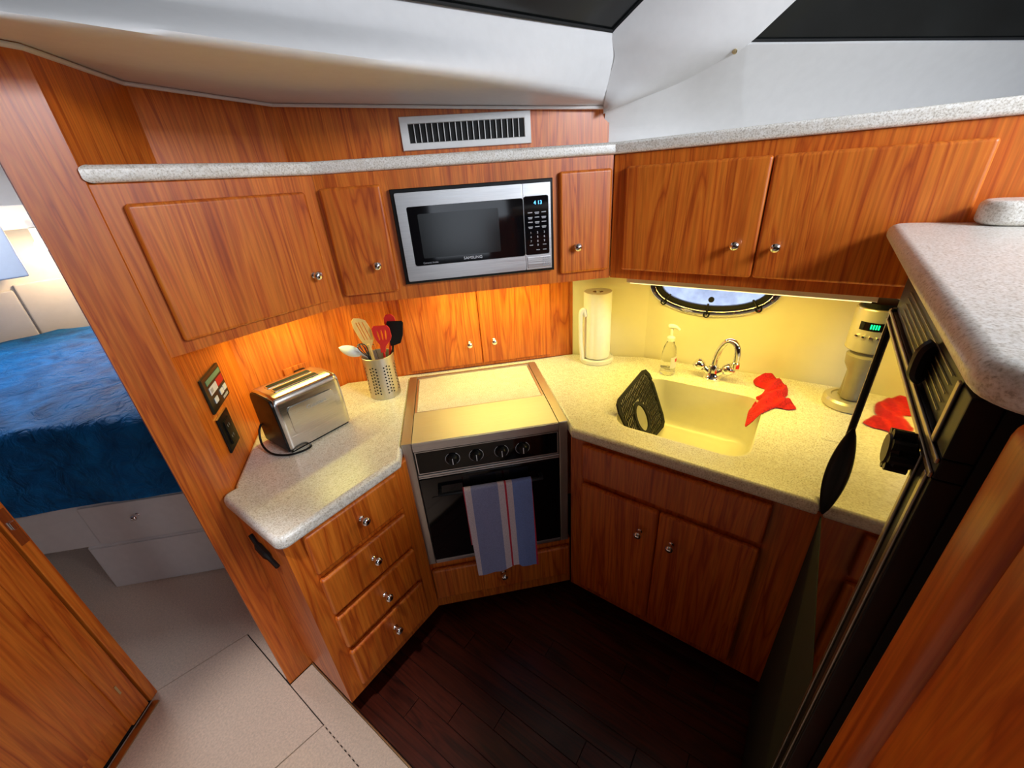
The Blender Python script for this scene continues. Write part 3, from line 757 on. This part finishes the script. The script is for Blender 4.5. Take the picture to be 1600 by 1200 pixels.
# ================================================================== LOWER CABINETS
la = thing('drawer_cabinet', 'cherry base cabinet with four stacked drawers left of the stove', 'cabinet', 'A', (.38, 1.0, .085))
part(la, 'carcass', prism([(.2135, .880), (.5955, .880), (.615, .905), bw(-.2095, 1.10), bw(-.2095, 1.40), (.235, 1.40), (.235, 1.157), (.2135, 1.157)], .178, .8615, .002, 1), 'wood')
part(la, 'toe_kick', box(.250, .66, .945, 1.15, .0855, .1775), 'matte_black')  # toe kick coloured black to stand for the shadow under the drawers
for z0, z1, kz in ((.724, .858, .801), (.563, .702, .646), (.412, .547, .486), (.222, .388, .325)):
    door(la, .256, .543, .880, z0, z1, (.404, kz), 'drawer')
hk = single('door_hook', 'small black door catch under the left end of the counter', 'door catch', 'A', (.205, 1.0, .77), tube(spline([(.206, 1.07, .800), (.205, 1.04, .775), (.205, 1.0, .765), (.206, .955, .752)], 4), [.006] * 4 + [.010] * 5 + [.006] * 4, 8), 'black')
lb = thing('stove_cabinet', 'cherry base with a single wide drawer below the oven', 'cabinet', 'B', (.055, 1.2, .085))
part(lb, 'carcass', box(-.2065, .3215, 1.070, 1.50, .143, .382, .002), 'wood')
part(lb, 'toe_kick', box(-.20, .31, 1.15, 1.45, .0855, .1425), 'matte_black')  # black colour carries the shadow below the oven drawer
door(lb, -.200, .317, 1.070, .205, .356, (.059, .290), 'drawer')
lc = thing('sink_cabinet', 'dark cherry base cabinet with two doors below the sink', 'cabinet', 'C', (-.1, 1.1, .085))
part(lc, 'carcass', prism([(-.516, .968), (.60, .968), (.60, 1.0), (.0, 1.02), (-.44, 1.02), (-.522, .999)], .16, .8615, .001, 1), 'wood')
part(lc, 'toe_kick', box(-.48, .60, 1.03, 1.06, .0855, .1595), 'matte_black')  # shadow under the sink base put into the black colour
part(lc, 'false_front', box(-.470, .046, .950, .9675, .716, .846, .0065, 3), 'wood_door')
door(lc, -.470, -.2155, .968, .20, .694, (-.264, .598))
door(lc, -.2135, .046, .968, .20, .694, (-.168, .597))

# ================================================================== STOVE
sv = thing('stove', 'built-in oven with black control panel and a covered steel cooktop', 'stove', 'B', (.053, 1.30, .384))
part(sv, 'body', box(-.176, .283, 1.077, 1.535, .3845, .886), 'matte_black')
for a, b in ((-.2075, -.1785), (.2845, .3125)):
    part(sv, 'side_trim', plate([[(a, .3845), (b, .3845), (b, .906), (a, .906)]], 1.060, 1.5485, .002, 1), 'steel_v')
part(sv, 'back_trim', box(-.1780, .2840, 1.534, 1.548, .8865, .906, .0015), 'steel_v')
part(sv, 'lid', box(-.1770, .2832, 1.063, 1.252, .8865, .9045, .002), 'lid_steel')
part(sv, 'lid_lip', box(-.1770, .2832, 1.060, 1.0628, .874, .9025, .001), 'steel')
part(sv, 'lid_frame', plate([[(-.1770, 1.2525), (.2832, 1.2525), (.2832, 1.5335), (-.1770, 1.5335)], [(-.168, 1.2530), (.274, 1.2530), (.274, 1.524), (-.168, 1.524)]], .0, .01) if False else prism([(-.1770, 1.2525), (.2832, 1.2525), (.2832, 1.5335), (-.1770, 1.5335)], .8865, .9035, .0015, 1, holes=[[(-.168, 1.2575), (.274, 1.2575), (.274, 1.525), (-.168, 1.525)]]), 'steel')
part(sv, 'cover_board', prism([(-.1672, 1.258), (.2732, 1.258), (.2732, 1.5242), (-.1672, 1.5242)], .888, .9025), 'granite')
cpn = part(sv, 'control_panel', box(-.1765, .2830, 1.064, 1.0765, .783, .872, .0015), 'glass_black')
part(sv, 'panel_frame', plate([[(-.1745, .785), (.2810, .785), (.2810, .8705), (-.1745, .8705)], [(-.1715, .788), (.2780, .788), (.2780, .8675), (-.1715, .8675)]], 1.0625, 1.0639), 'steel')
part(sv, 'panel_moulding', box(-.1765, .2830, 1.0595, 1.0765, .7755, .7825, .0015), 'steel')
part(sv, 'panel_moulding', box(-.1765, .2830, 1.0610, 1.0765, .7675, .7725, .0012), 'steel')
SK = finish(lathe([(0, 0), (.019, 0), (.019, .004), (.016, .012), (.013, .016), (0, .016)], seg=20, axis='d'), (0, 0, 0), 'stove_knob'); SK.materials.append(M['black'])
IND = finish(box(-.0012, .0012, -.0005, .0005, -.011, .011), (0, 0, 0), 'indicator'); IND.materials.append(M['label_white'])
arc = [(.0225 * math.cos(math.radians(t)), 0, .0225 * math.sin(math.radians(t))) for t in range(-60, 70, 10)]
ARC = finish(tube(arc, .0011, 5), (0, 0, 0), 'dial_mark'); ARC.materials.append(M['print_grey'])
for u in (-.062, .013, .094, .163):
    kb = inst(sv, 'stove_knob', SK, (u, 1.0638, .827))
    i_ = bpy.data.objects.new('indicator', IND); COL.objects.link(i_); i_.parent = kb; i_.location = (0, -.0166, 0)
    a_ = bpy.data.objects.new('dial_mark', ARC); COL.objects.link(a_); a_.parent = kb; a_.location = (0, .0005, 0)
    a_ = bpy.data.objects.new('dial_mark', ARC); COL.objects.link(a_); a_.parent = kb; a_.location = (0, .0005, 0); a_.rotation_euler = (0, math.pi, 0)
od = part(sv, 'oven_door', box(-.1765, .2830, 1.060, 1.0765, .403, .7650, .002), 'glass_black')
part(od, 'handle', tube(spline([(-.118, 1.058, .716), (-.118, 1.040, .716), (-.108, 1.034, .716), (.05, 1.034, .716), (.205, 1.034, .716), (.215, 1.040, .716), (.215, 1.058, .716)], 3), .006, 8), 'black')
part(od, 'window', plate([rrect(-.150, .255, .43, .69, .01)], 1.0585, 1.0598), 'glass_black')
part(sv, 'kick_strip', box(-.1765, .2830, 1.060, 1.0765, .3855, .4015, .0015), 'steel')
# tea towel over the oven handle
rows = []
N = 22
for i in range(N + 1):
    s_ = i / N; u = .068 - .112 + .224 * s_
    row = []
    path = [(1.0465, .46)] + [(1.0465, .46 + .246 * k / 6) for k in range(1, 7)] + [(1.0455, .7205), (1.041, .7265), (1.034, .7285), (1.027, .7265), (1.0235, .7205)] + [(1.0235 - .006 * k / 14, .715 - .365 * k / 14) for k in range(1, 15)]
    for k, (d, z) in enumerate(path):
        t = max(0, (.72 - z) / .36)
        wob = .006 * t * math.sin(s_ * 9 + 1) + .0025 * mnoise.noise(Vector((u * 30, z * 14, 0)))
        dz = -.010 * t * math.sin(s_ * 5.5 + .6) - (.012 * t if s_ > .72 else 0)
        if k > 12: row.append((u + .010 * t * (1 - 2 * s_ * .2), d - abs(wob) - .002, z + dz))
        else: row.append((u, d, z))
    rows.append(row)
single('tea_towel', 'blue and white striped tea towel with red lines on the oven handle', 'tea towel', 'B', (.068, 1.03, .35), solid(grid(rows), .0016), 'tea_towel', angle=80)

# ================================================================== FRIDGE RUN (faces +Y)
fd = .133
fg = thing('fridge', 'built-in fridge with mirror-polished door and black grille below the high counter', 'fridge', 'F', (-.70, .35, .09))
part(fg, 'body', box(-.953, -.452, .1515, .60, .09, 1.415), 'matte_black')
part(fg, 'upper_door', box(-.936, -.503, .133, .151, .888, 1.329, .003), 'mirror_steel')
part(fg, 'lower_door', box(-.936, -.503, .133, .151, .11, .878, .003), 'matte_black')  # black colour stands in for the darkness a polished door would mirror
part(fg, 'edge_bar', box(-.9480, -.9365, .1285, .151, .885, 1.357, .003), 'black')
part(fg, 'edge_bar_chrome', box(-.9450, -.9395, .1268, .1284, .905, 1.355, .0006), 'frame_steel')
part(fg, 'top_rail', box(-.9535, -.4525, .1295, .151, 1.3300, 1.3520, .002), 'black')
for z in (1.3335, 1.3490): part(fg, 'rail_edge', box(-.9535, -.4525, .1265, .1294, z - .0028, z + .0028, .001), 'frame_steel')
part(fg, 'near_stile', box(-.5025, -.4525, .1295, .151, .11, 1.3295, .002), 'black')
for u in (-.4975, -.4640): part(fg, 'stile_edge', box(u - .004, u + .004, .1265, .1294, .11, 1.3295, .001), 'frame_steel')
gr = part(fg, 'grille_panel', box(-.945, -.490, .134, .151, 1.3525, 1.4115, .002), 'black')
part(fg, 'grille_end', box(-.4895, -.4525, .1295, .151, 1.3525, 1.4145, .002), 'black')
part(fg, 'grille_edge', box(-.4895, -.4815, .1265, .1294, 1.3525, 1.4145, .001), 'frame_steel')
SB = finish(box(-.17, .17, -.0005, .0005, -.0005, .0005), (0, 0, 0), 'grille_wire'); SB.materials.append(M['frame_steel'])
for k in range(5): inst(gr, 'grille_wire', SB, (-.70, .1328, 1.364 + .0095 * k))
part(fg, 'vent_latch', tube(spline([(-.62, .132, 1.360), (-.62, .126, 1.366), (-.62, .126, 1.392), (-.62, .132, 1.402)], 4), .009, 10), 'black')
hr = []
for i in range(15):
    t = i / 14; w = math.sin(math.pi * t) ** .75 * .019 + .0015
    hr.append(w)
hp = [(-.921, .1325, .895 + .225 * i / 14) for i in range(15)]
part(fg, 'door_handle', tube(hp, hr, 14, flat=.55), 'black')
kn = bmesh.new()
tube([(-.514, .127, 1.317), (-.514, .112, 1.317), (-.514, .104, 1.317)], [.017, .021, .016], 12, kn)
for i in range(8):
    a = i * math.pi / 4; tube([(-.514 + .018 * math.cos(a), .124, 1.317 + .018 * math.sin(a)), (-.514 + .018 * math.cos(a), .106, 1.317 + .018 * math.sin(a))], .006, 8, kn)
part(fg, 'hinge_knob', kn, 'black')
# high counter over the fridge
sb = thing('high_counter', 'thick speckled high counter top over the fridge in the right foreground', 'countertop', 'W', (.8, -.35, 1.425))
part(sb, 'slab', slab(rrect(.395, 1.288, -.90, -.116, .045, 8), 1.4245, 1.459, .0160), 'granite')
part(sb, 'raised_end', slab(rrect(1.20, 1.295, -.90, -.243, .04, 8), 1.4595, 1.504, .012), 'granite')
ep = thing('fridge_end_panel', 'cherry end panel with rounded corner post in the right foreground', 'cabinet panel', 'F', (-.25, .2, .09))
part(ep, 'corner_post', box(-.432, -.360, .147, .215, .09, 1.4245, .020, 5), 'wood')
part(ep, 'panel', box(-.3595, -.215, .158, .60, .09, 1.40, .004), 'wood')
part(ep, 'filler', box(-.4515, -.4325, .170, .56, .09, 1.42), 'matte_black')

# ================================================================== COUNTER OBJECTS
# toaster
TX0, TX1, TY0, TY1, TZ = .405, .612, 1.165, 1.320, 1.088
to = thing('toaster', 'two-slot brushed steel toaster with black ends on the counter', 'toaster', 'W', (.51, 1.24, .9005))
sec = []                                              # cross section in (Y, Z) swept along X
def tsec(k):                                          # slightly bulged body
    return [(TY0, .908), (TY0, .93), (TY0 + .001, 1.0), (TY0 + .004, 1.062), (TY0 + .008, 1.076), (TY0 + .016, 1.084), (TY0 + .05, TZ), (TY1 - .05, TZ), (TY1 - .016, 1.084), (TY1 - .008, 1.076), (TY1 - .004, 1.062), (TY1 - .001, 1.0), (TY1, .93), (TY1, .908)]
shell = []
for x, k in ((TX0 + .002, .95), (TX0 + .006, .985), (TX0 + .014, 1), (TX1 - .014, 1), (TX1 - .006, .985), (TX1 - .002, .95)):
    yc = (TY0 + TY1) / 2
    shell.append([(x, yc + (y - yc) * k, .908 + (z - .908) * (k * .5 + .5)) for y, z in tsec(k)])
tb = grid(shell); tb.faces.new([v for v in list(tb.verts)[:14]]); tb.faces.new([v for v in list(tb.verts)[-14:]])
part(to, 'shell', tb, 'toaster_steel', angle=50)
for x0, x1 in ((TX0 - .004, TX0 + .006), (TX1 - .006, TX1 + .003)):
    part(to, 'end_cap', fill([[(y, z) for y, z in tsec(1)][::-1]], lambda a, b, t, x0=x0: (x0 + t, (TY0 + TY1) / 2 + (a - (TY0 + TY1) / 2) * .93, .908 + (b - .908) * .965), x1 - x0, .003, 2), 'black' if x0 < .5 else 'toaster_steel')
part(to, 'base', box(TX0 + .004, TX1 - .004, TY0 + .004, TY1 - .004, .9007, .909, .002), 'black')
for yc in (TY0 + .056, TY0 + .098):
    sr = part(to, 'slot_rim', prism(rrect(TX0 + .03, TX1 - .034, yc - .0135, yc + .0135, .005, 3), TZ - .002, TZ + .0022, .001, 1), 'toaster_steel')
    part(sr, 'slot', prism(rrect(TX0 + .034, TX1 - .038, yc - .010, yc + .010, .004, 3), TZ + .0022, TZ + .0027), 'matte_black')
part(to, 'lever', tube([(TX1 + .003, 1.235, 1.045), (TX1 + .016, 1.235, 1.047), (TX1 + .026, 1.235, 1.048)], [.006, .009, .008], 10), 'chrome')
part(to, 'side_groove', fill([rrect(TX0 + .03, TX1 - .028, .955, 1.045, .012, 4)], lambda a, b, t: (a, TY0 - .0012 + t, b), .002, .001, 1), 'toaster_steel')
text_mesh(to, 'brand_lettering', 'Cuisinart', .522, TY0 - .0016, 1.016, .018, 'print_grey')
cord = single('power_cord', 'thin black toaster cord looped on the counter', 'cord', 'W', (.40, 1.2, .9005), tube(spline([(.40, 1.30, .97), (.385, 1.295, .95), (.372, 1.27, .915), (.372, 1.215, .9045), (.395, 1.165, .9045), (.43, 1.145, .9045), (.455, 1.145, .9045), (.462, 1.158, .9045)], 6), .0032, 8), 'black')
wo = thing('wall_outlet', 'wall outlet with a black plug behind the toaster', 'outlet', 'A', (.62, 1.457, .985))
part(wo, 'plate', box(.575, .665, 1.452, 1.4595, .975, 1.05, .003), 'wood')
part(wo, 'plug', box(.605, .645, 1.425, 1.4515, 1.0, 1.035, .006), 'black')
# diagonal panel frame (direction of the angled bulkhead face)
DG = math.degrees(math.atan2(1.46 - 1.16, .452 - .234))
def to_dg(x, y):
    p = rotm(DG).inverted() @ Vector((x, y, 0)); return p.x, p.y
gu, gd = to_dg(.234, 1.16); ge, _ = to_dg(.452, 1.46)
a0, a1 = gu + .068, gu + .205
pn = thing('monitor_panel', 'dark tank monitor panel with red display and white buttons on the bulkhead', 'control panel', DG, ((a0 + a1) / 2, gd, 1.09))
part(pn, 'plate', box(a0, a1, gd - .008, gd - .0005, 1.093, 1.192, .002), 'green_plate')
w = a1 - a0
part(pn, 'green_strip', box(a0 + .14 * w, a1 - .06 * w, gd - .0092, gd - .0081, 1.168, 1.181), 'green_strip')
part(pn, 'scale_label', box(a0 + .16 * w, a0 + .56 * w, gd - .0092, gd - .0081, 1.139, 1.160), 'label_white')
part(pn, 'red_display', box(a0 + .57 * w, a1 - .06 * w, gd - .0092, gd - .0081, 1.141, 1.162), 'label_red')
for k, (x, z) in enumerate(((.20, 1.116), (.56, 1.119), (.76, 1.120))):
    part(pn, 'button', box(a0 + x * w, a0 + (x + .17) * w, gd - .0105, gd - .0081, z - .004, z + .012, .001), 'label_white')
part(pn, 'brand_tag', box(a0 + .62 * w, a0 + .9 * w, gd - .0090, gd - .0081, 1.100, 1.107), 'print_grey')
part(pn, 'sensor_print', box(a0 + .20 * w, a0 + .32 * w, gd - .0096, gd - .0093, 1.144, 1.155), 'print_grey')
b0, b1 = gu + .066, gu + .150
ol = thing('wall_outlet', 'black double outlet plate below the monitor panel', 'outlet', DG, ((b0 + b1) / 2, gd, .965))
part(ol, 'plate', box(b0, b1, gd - .007, gd - .0005, .968, 1.075, .003), 'black')
part(ol, 'socket_insert', box(b0 + .022, b1 - .022, gd - .0095, gd - .0071, .985, 1.058, .002), 'black')
for z in (1.038, 1.004):
    for dx in (-.006, .006): part(ol, 'socket_slot', box((b0 + b1) / 2 + dx - .001, (b0 + b1) / 2 + dx + .001, gd - .0098, gd - .0096, z - .004, z + .004), 'print_grey')
part(ol, 'top_edge', box(b0 + .002, b1 - .002, gd - .0062, gd - .0008, 1.0751, 1.0766), 'brass')

# utensil holder and utensils
UC = (-.293, 1.447)
uh = thing('utensil_holder', 'perforated steel utensil holder beside the stove', 'utensil holder', 'B', (UC[0], UC[1], .9005))
def cr(z): return .0545 + .0025 * abs((z - .985) / .08) ** 1.5
prof_c = [(0, .9008), (cr(.90), .9008)] + [(cr(z), z) for z in (.91, .93, .95, .97, .985, 1.0, 1.02, 1.04, 1.055)] + [(cr(1.06) + .001, 1.061), (cr(1.06) - .001, 1.0625), (cr(1.06) - .003, 1.061), (cr(1.0) - .003, 1.0), (cr(.92) - .003, .905), (0, .904)]
part(uh, 'cup', lathe(prof_c, (UC[0], UC[1], 0), 40), 'steel_v')
pf = bmesh.new()
for blk in range(7):
    for cidx in range(3):
        a = math.radians(blk * 51.4 + cidx * 11 + 190)
        for k in range(9):
            z = .925 + k * .0125; r = cr(z) + .0004
            ctr = Vector((UC[0] + r * math.cos(a), UC[1] + r * math.sin(a), z + (.004 if cidx == 1 else 0)))
            tn = Vector((-math.sin(a), math.cos(a), 0)); up = Vector((0, 0, 1))
            pf.faces.new([pf.verts.new(ctr + tn * .0034 * math.cos(t) + up * .0034 * math.sin(t)) for t in [i * math.pi / 3 for i in range(6)]])
part(uh, 'perforations', pf, 'matte_black', kind='stuff')
def utensil(name, label, foot, neck, outline, depth, mat, holes=(), hmat=None, th=.004):
    t = thing(name, label, 'utensil', 'B', (foot[0], foot[1], foot[2]))
    part(t, 'handle', tube([foot, lerp(foot, (neck[0], depth + th / 2, neck[1]), .6), (neck[0], depth + th / 2, neck[1])], [.005, .0045, .004], 8), hmat or mat)
    part(t, 'head', plate([outline, *holes], depth, depth + th, .0012, 1), mat)
    return t
def slot(cx, cz, w, h, sk=0):
    return [(x + sk * (z - cz), z) for x, z in ellipse(cx, cz, w, h, 10)]
utensil('slotted_turner', 'red slotted turner at the front of the utensil holder', (-.275, 1.46, .93), (-.262, 1.085),
        [(-.272, 1.078), (-.255, 1.078), (-.250, 1.100), (-.229, 1.122), (-.224, 1.135), (-.226, 1.166), (-.233, 1.176), (-.280, 1.178), (-.286, 1.170), (-.285, 1.150), (-.280, 1.128), (-.270, 1.108)], 1.412, 'red_nylon',
        [slot(-.268, 1.142, .003, .019, -.1), slot(-.2555, 1.142, .003, .020), slot(-.243, 1.142, .003, .019, .1)])
utensil('turner', 'black turner at the right of the utensil holder', (-.27, 1.46, .93), (-.232, 1.085),
        [(-.240, 1.085), (-.224, 1.086), (-.203, 1.092), (-.190, 1.120), (-.181, 1.168), (-.186, 1.174), (-.236, 1.178), (-.240, 1.170)], 1.452, 'black')
utensil('spatula', 'red rounded spatula behind the black turner', (-.28, 1.47, .93), (-.235, 1.12),
        [(-.245, 1.11), (-.215, 1.11), (-.207, 1.17), (-.210, 1.188), (-.220, 1.198), (-.238, 1.198), (-.247, 1.188), (-.249, 1.17)], 1.468, 'red_nylon')
tn = thing('wooden_fork', 'pale slotted beech turner at the left of the utensil holder', 'utensil', 'B', (-.31, 1.45, .93))
part(tn, 'handle', tube([(-.31, 1.45, .93), (-.308, 1.436, 1.06), (-.312, 1.432, 1.11)], [.005, .005, .007], 8), 'yellow_wood')
hb = [(-.318, 1.095), (-.304, 1.095), (-.290, 1.125), (-.291, 1.160), (-.304, 1.196), (-.322, 1.206), (-.342, 1.208), (-.351, 1.198), (-.350, 1.175), (-.340, 1.140), (-.330, 1.115)]
part(tn, 'head', plate([hb, *[[(x + dx - (z - 1.16) * .25, z) for x, z in ((-.0015, 1.125), (.0015, 1.125), (.0018, 1.192), (-.0018, 1.192))] for dx in (-.333 + .004, -.320, -.308)]], 1.430, 1.434, .001, 1), 'yellow_wood')
utensil('clear_spatula', 'clear plastic turner behind the beech turner', (-.29, 1.47, .93), (-.30, 1.10), [(-.312, 1.09), (-.286, 1.09), (-.276, 1.13), (-.276, 1.215), (-.283, 1.222), (-.338, 1.218), (-.345, 1.21), (-.335, 1.13)], 1.447, 'clear_plastic')
sw = thing('serving_spoon', 'white plastic spoon leaning out of the holder to the left', 'utensil', 'B', (-.27, 1.45, .93))
part(sw, 'handle', tube([(-.27, 1.45, .93), (-.325, 1.436, 1.06), (-.345, 1.432, 1.077)], [.004, .0045, .006], 8), 'blade_white')
rows = []
for i in range(9):
    t = i / 8; cx, cz = -.345 - .068 * t, 1.077 + .033 * t; wd = .0175 * math.sin(math.pi * min(1, .10 + t * .90)) ** .7
    rows.append([(cx + .5 * s_ * wd, 1.430 - .012 * (1 - s_ * s_) * math.sin(math.pi * t), cz + s_ * wd) for s_ in (-1, -.6, -.2, .2, .6, 1)])
part(sw, 'bowl', solid(grid(rows), .002), 'blade_white', angle=70)
wk = thing('whisk', 'small wire whisk at the left front of the utensil holder', 'utensil', 'B', (-.30, 1.43, .93))
part(wk, 'handle', tube([(-.30, 1.44, .93), (-.316, 1.412, 1.07)], .005, 8), 'wire')
wb = bmesh.new()
for k in range(4):
    a = k * math.pi / 4; pts = []
    for i in range(13):
        t = i / 12; ph = math.pi * t; rr = .017 * math.sin(ph) ; zz = 1.07 + .050 * math.sin(ph / 1) if False else 1.065 + .055 * (1 - abs(2 * t - 1) ** 2)
        off = .016 * math.sin(2 * math.pi * t)
        pts.append((-.316 - (zz - 1.065) * .35 + off * math.cos(a), 1.412 + off * math.sin(a), zz))
    tube(pts, .0013, 5, wb)
part(wk, 'wires', wb, 'wire', kind='stuff')

# paper towels
PT = (.567, 1.500)
ph = thing('paper_towel_holder', 'white paper towel holder standing in the corner by the sink', 'paper towel holder', 'B', (PT[0], PT[1], .9005))
part(ph, 'base', lathe([(0, .9007), (.066, .9007), (.069, .905), (.069, .918), (.066, .922), (.064, .918), (0, .916)], (PT[0], PT[1], 0), 36), 'white_plastic')
part(ph, 'rod', lathe([(0, .917), (.007, .917), (.007, 1.19), (0, 1.192)], (PT[0], PT[1], 0), 12), 'white_plastic')
part(ph, 'arm', tube(spline([(PT[0] - .064, PT[1] - .012, .915), (PT[0] - .072, PT[1] - .012, .99), (PT[0] - .074, PT[1] - .012, 1.09), (PT[0] - .072, PT[1] - .012, 1.118), (PT[0] - .062, PT[1] - .012, 1.126), (PT[0] - .054, PT[1] - .012, 1.10)], 5), .0085, 10), 'white_plastic')
rl = thing('paper_towel_roll', 'white roll of paper towels on the holder', 'paper towels', 'B', (PT[0], PT[1], .924))
rr = []
for a in range(48):
    an = 2 * math.pi * a / 48; rr.append((.0545 + .0012 * math.sin(an * 3 + 1) - (.003 if a in (31, 32) else 0), an))
rows = [[(PT[0] + r * math.cos(an), PT[1] + r * math.sin(an), z) for r, an in rr] for z in (.924, .93, 1.0, 1.08, 1.16, 1.188)]
rows.append([(PT[0] + (r - .002) * math.cos(an), PT[1] + (r - .002) * math.sin(an), 1.1905) for r, an in rr])
rows.append([(PT[0] + .021 * math.cos(an), PT[1] + .021 * math.sin(an), 1.1905) for r, an in rr])
rows.append([(PT[0] + .021 * math.cos(an), PT[1] + .021 * math.sin(an), .926) for r, an in rr])
rows.append(rows[0])
part(rl, 'paper', grid(rows, closed=True), 'paper', angle=50)
part(rl, 'core', lathe([(.0205, .927), (.0205, 1.189), (.0185, 1.189), (.0185, .927)], (PT[0], PT[1], 0), 24) , plain('cardboard', (.42, .28, .17), .9))
# soap
so = thing('soap_bottle', 'clear pump soap bottle beside the faucet', 'soap bottle', 'W', (1.466, .368, .9005))
SB_ = (1.466, .368, 0)
part(so, 'bottle', lathe([(0, .9007), (.024, .9007), (.027, .906), (.027, .96), (.0255, .985), (.021, 1.01), (.014, 1.024), (.012, 1.032), (0, 1.032)], SB_, 24), 'clear_plastic')
part(so, 'soap_fill', lathe([(0, .9035), (.0245, .9035), (.0245, .925), (0, .925)], SB_, 20), 'clear_plastic')
part(so, 'label_print', plate([rrect(-.345, -.322, .945, .985, .004)], 1.4392, 1.4398), 'label_white') if False else None
part(so, 'collar', lathe([(0, 1.0325), (.0145, 1.0325), (.0145, 1.045), (.009, 1.05), (.005, 1.052), (.005, 1.08), (0, 1.08)], SB_, 18), 'white_plastic')
part(so, 'pump_head', tube(spline([(1.466, .380, 1.086), (1.466, .368, 1.088), (1.464, .352, 1.086), (1.462, .340, 1.078)], 3), [.007, .008, .008, .008, .008, .007, .006, .005, .005, .004], 10), 'white_plastic')
lbm = []
for k in range(5):
    a = math.radians(-150 + k * 18); lbm.append(a)
part(so, 'label', grid([[(SB_[0] + .0276 * math.cos(a), SB_[1] + .0276 * math.sin(a), z) for a in lbm] for z in (.93, .955, .975)]), 'label_white')
part(so, 'label_mark', grid([[(SB_[0] + .0279 * math.cos(a), SB_[1] + .0279 * math.sin(a), z) for a in lbm[2:5]] for z in (.955, .968)]), 'label_red')
# coffee maker
CM = (1.488, -.178, 0)
cm = thing('coffee_maker', 'silver cylindrical coffee maker with green clock beside the fridge', 'coffee maker', 'W', (CM[0], CM[1], .9005))
part(cm, 'base', lathe([(0, .9007), (.062, .9007), (.066, .906), (.066, .925), (.060, .931), (.048, .932), (.045, .928), (0, .928)], CM, 32), 'silver_plastic')
part(cm, 'column', lathe([(0, .929), (.030, .929), (.027, .95), (.025, 1.03), (.032, 1.05), (0, 1.05)], (CM[0] + .018, CM[1], 0), 20), 'grey_plastic')
part(cm, 'carafe_cup', lathe([(0, .933), (.024, .933), (.027, 1.02), (.040, 1.045), (.043, 1.075), (.036, 1.08), (0, 1.08)], (CM[0] - .012, CM[1], 0), 24), 'grey_plastic')
part(cm, 'brew_head', lathe([(0, 1.09), (.048, 1.09), (.052, 1.094), (.052, 1.212), (.049, 1.217), (0, 1.218)], CM, 36), 'silver_plastic')
part(cm, 'lid', lathe([(0, 1.2185), (.046, 1.2185), (.046, 1.232), (.035, 1.236), (0, 1.237)], CM, 28), 'black')
def cyl_patch(c, r, a0, a1, z0, z1, n=8):
    return grid([[(c[0] + r * math.cos(math.radians(a0 + (a1 - a0) * i / n)), c[1] + r * math.sin(math.radians(a0 + (a1 - a0) * i / n)), z) for i in range(n + 1)] for z in (z0, z1)])
dp = part(cm, 'display', cyl_patch(CM, .0528, 138, 205, 1.158, 1.182), 'glass_black')
for a in (166, 172, 178, 184): part(dp, 'clock_digit', cyl_patch(CM, .0532, a, a + 3.6, 1.164, 1.177, 2), 'led_green')
for k in range(4):
    a = math.radians(140 + k * 17); part(cm, 'button', lathe([(0, 0), (.005, 0), (.005, .0035), (.003, .005), (0, .005)], (CM[0] + .056 * math.cos(a), CM[1] + .056 * math.sin(a), 1.138), 10), 'chrome')
# counter hatch outline right of the sink
single('counter_lid', 'flush lid of the trash opening in the worktop by the coffee maker', 'lid', 'W', (1.35, -.20, .9003), prism(rrect(1.24, 1.40, -.30, -.118, .012, 3), .9003, .9012, .0004, 1), 'granite')
# red cloth: crumpled ribbon over the corner of the sink
from mathutils.geometry import delaunay_2d_cdt
CLO = [(1.598, .064), (1.568, .080), (1.530, .087), (1.495, .074), (1.480, .045), (1.435, .050), (1.385, .072), (1.318, .070), (1.262, .066), (1.285, .045), (1.325, .022), (1.362, .001), (1.366, -.032), (1.383, -.052), (1.412, -.041), (1.440, -.016), (1.470, -.022), (1.530, -.016), (1.585, .022)]
def seg_dist(p, a, b):
    ab = b - a; t = max(0, min(1, (p - a).dot(ab) / max(ab.length_squared, 1e-9))); return (p - a - ab * t).length
sm = [Vector(p) for p in CLO]
loop = []
for i in range(len(sm)):                                  # closed smooth outline
    p0, p1, p2, p3 = sm[i - 1], sm[i], sm[(i + 1) % len(sm)], sm[(i + 2) % len(sm)]
    for k in range(4):
        t = k / 4; q = .5 * ((2 * p1) + (p2 - p0) * t + (2 * p0 - 5 * p1 + 4 * p2 - p3) * t * t + (3 * p1 - p0 - 3 * p2 + p3) * t ** 3)
        loop.append(p1.lerp(p2, t).lerp(q, .6))
pts2 = list(loop); x = 1.24
while x < 1.66:
    y = -.08
    while y < .13:
        q = Vector((x + .002 * mnoise.noise(Vector((x * 90, y * 90, 0))), y))
        if inside(q.x, q.y, [tuple(v) for v in loop]) and min(seg_dist(q, loop[i - 1], loop[i]) for i in range(len(loop))) > .003: pts2.append(q)
        y += .0062
    x += .0062
res = delaunay_2d_cdt(pts2, [(i, (i + 1) % len(loop)) for i in range(len(loop))], [], 1, 1e-5)
bmr = bmesh.new(); vv = []
for q in res[0]:
    dd = min(seg_dist(q, loop[i - 1], loop[i]) for i in range(len(loop)))
    fold = math.sin((q.x * .6 + q.y * 1.4) * 95 + 3 * mnoise.noise(Vector((q.x * 14, q.y * 14, 2))))
    h = (1 - math.exp(-dd / .009)) * (.017 + .008 * fold) + .004 * mnoise.noise(Vector((q.x * 60, q.y * 60, 5))) * min(1, dd / .006)
    drop = 1.1 * max(0, q.y - .034) if q.x < 1.40 else 0
    vv.append(bmr.verts.new((q.x, q.y, .9035 + max(h, .0005) - drop)))
for f in res[2]:
    try: bmr.faces.new([vv[i] for i in f])
    except ValueError: pass
single('dish_cloth', 'crumpled red cloth lying over the corner of the sink', 'cloth', 'W', (1.45, .02, .9), solid(bmr, .003), 'red_cloth', angle=80)
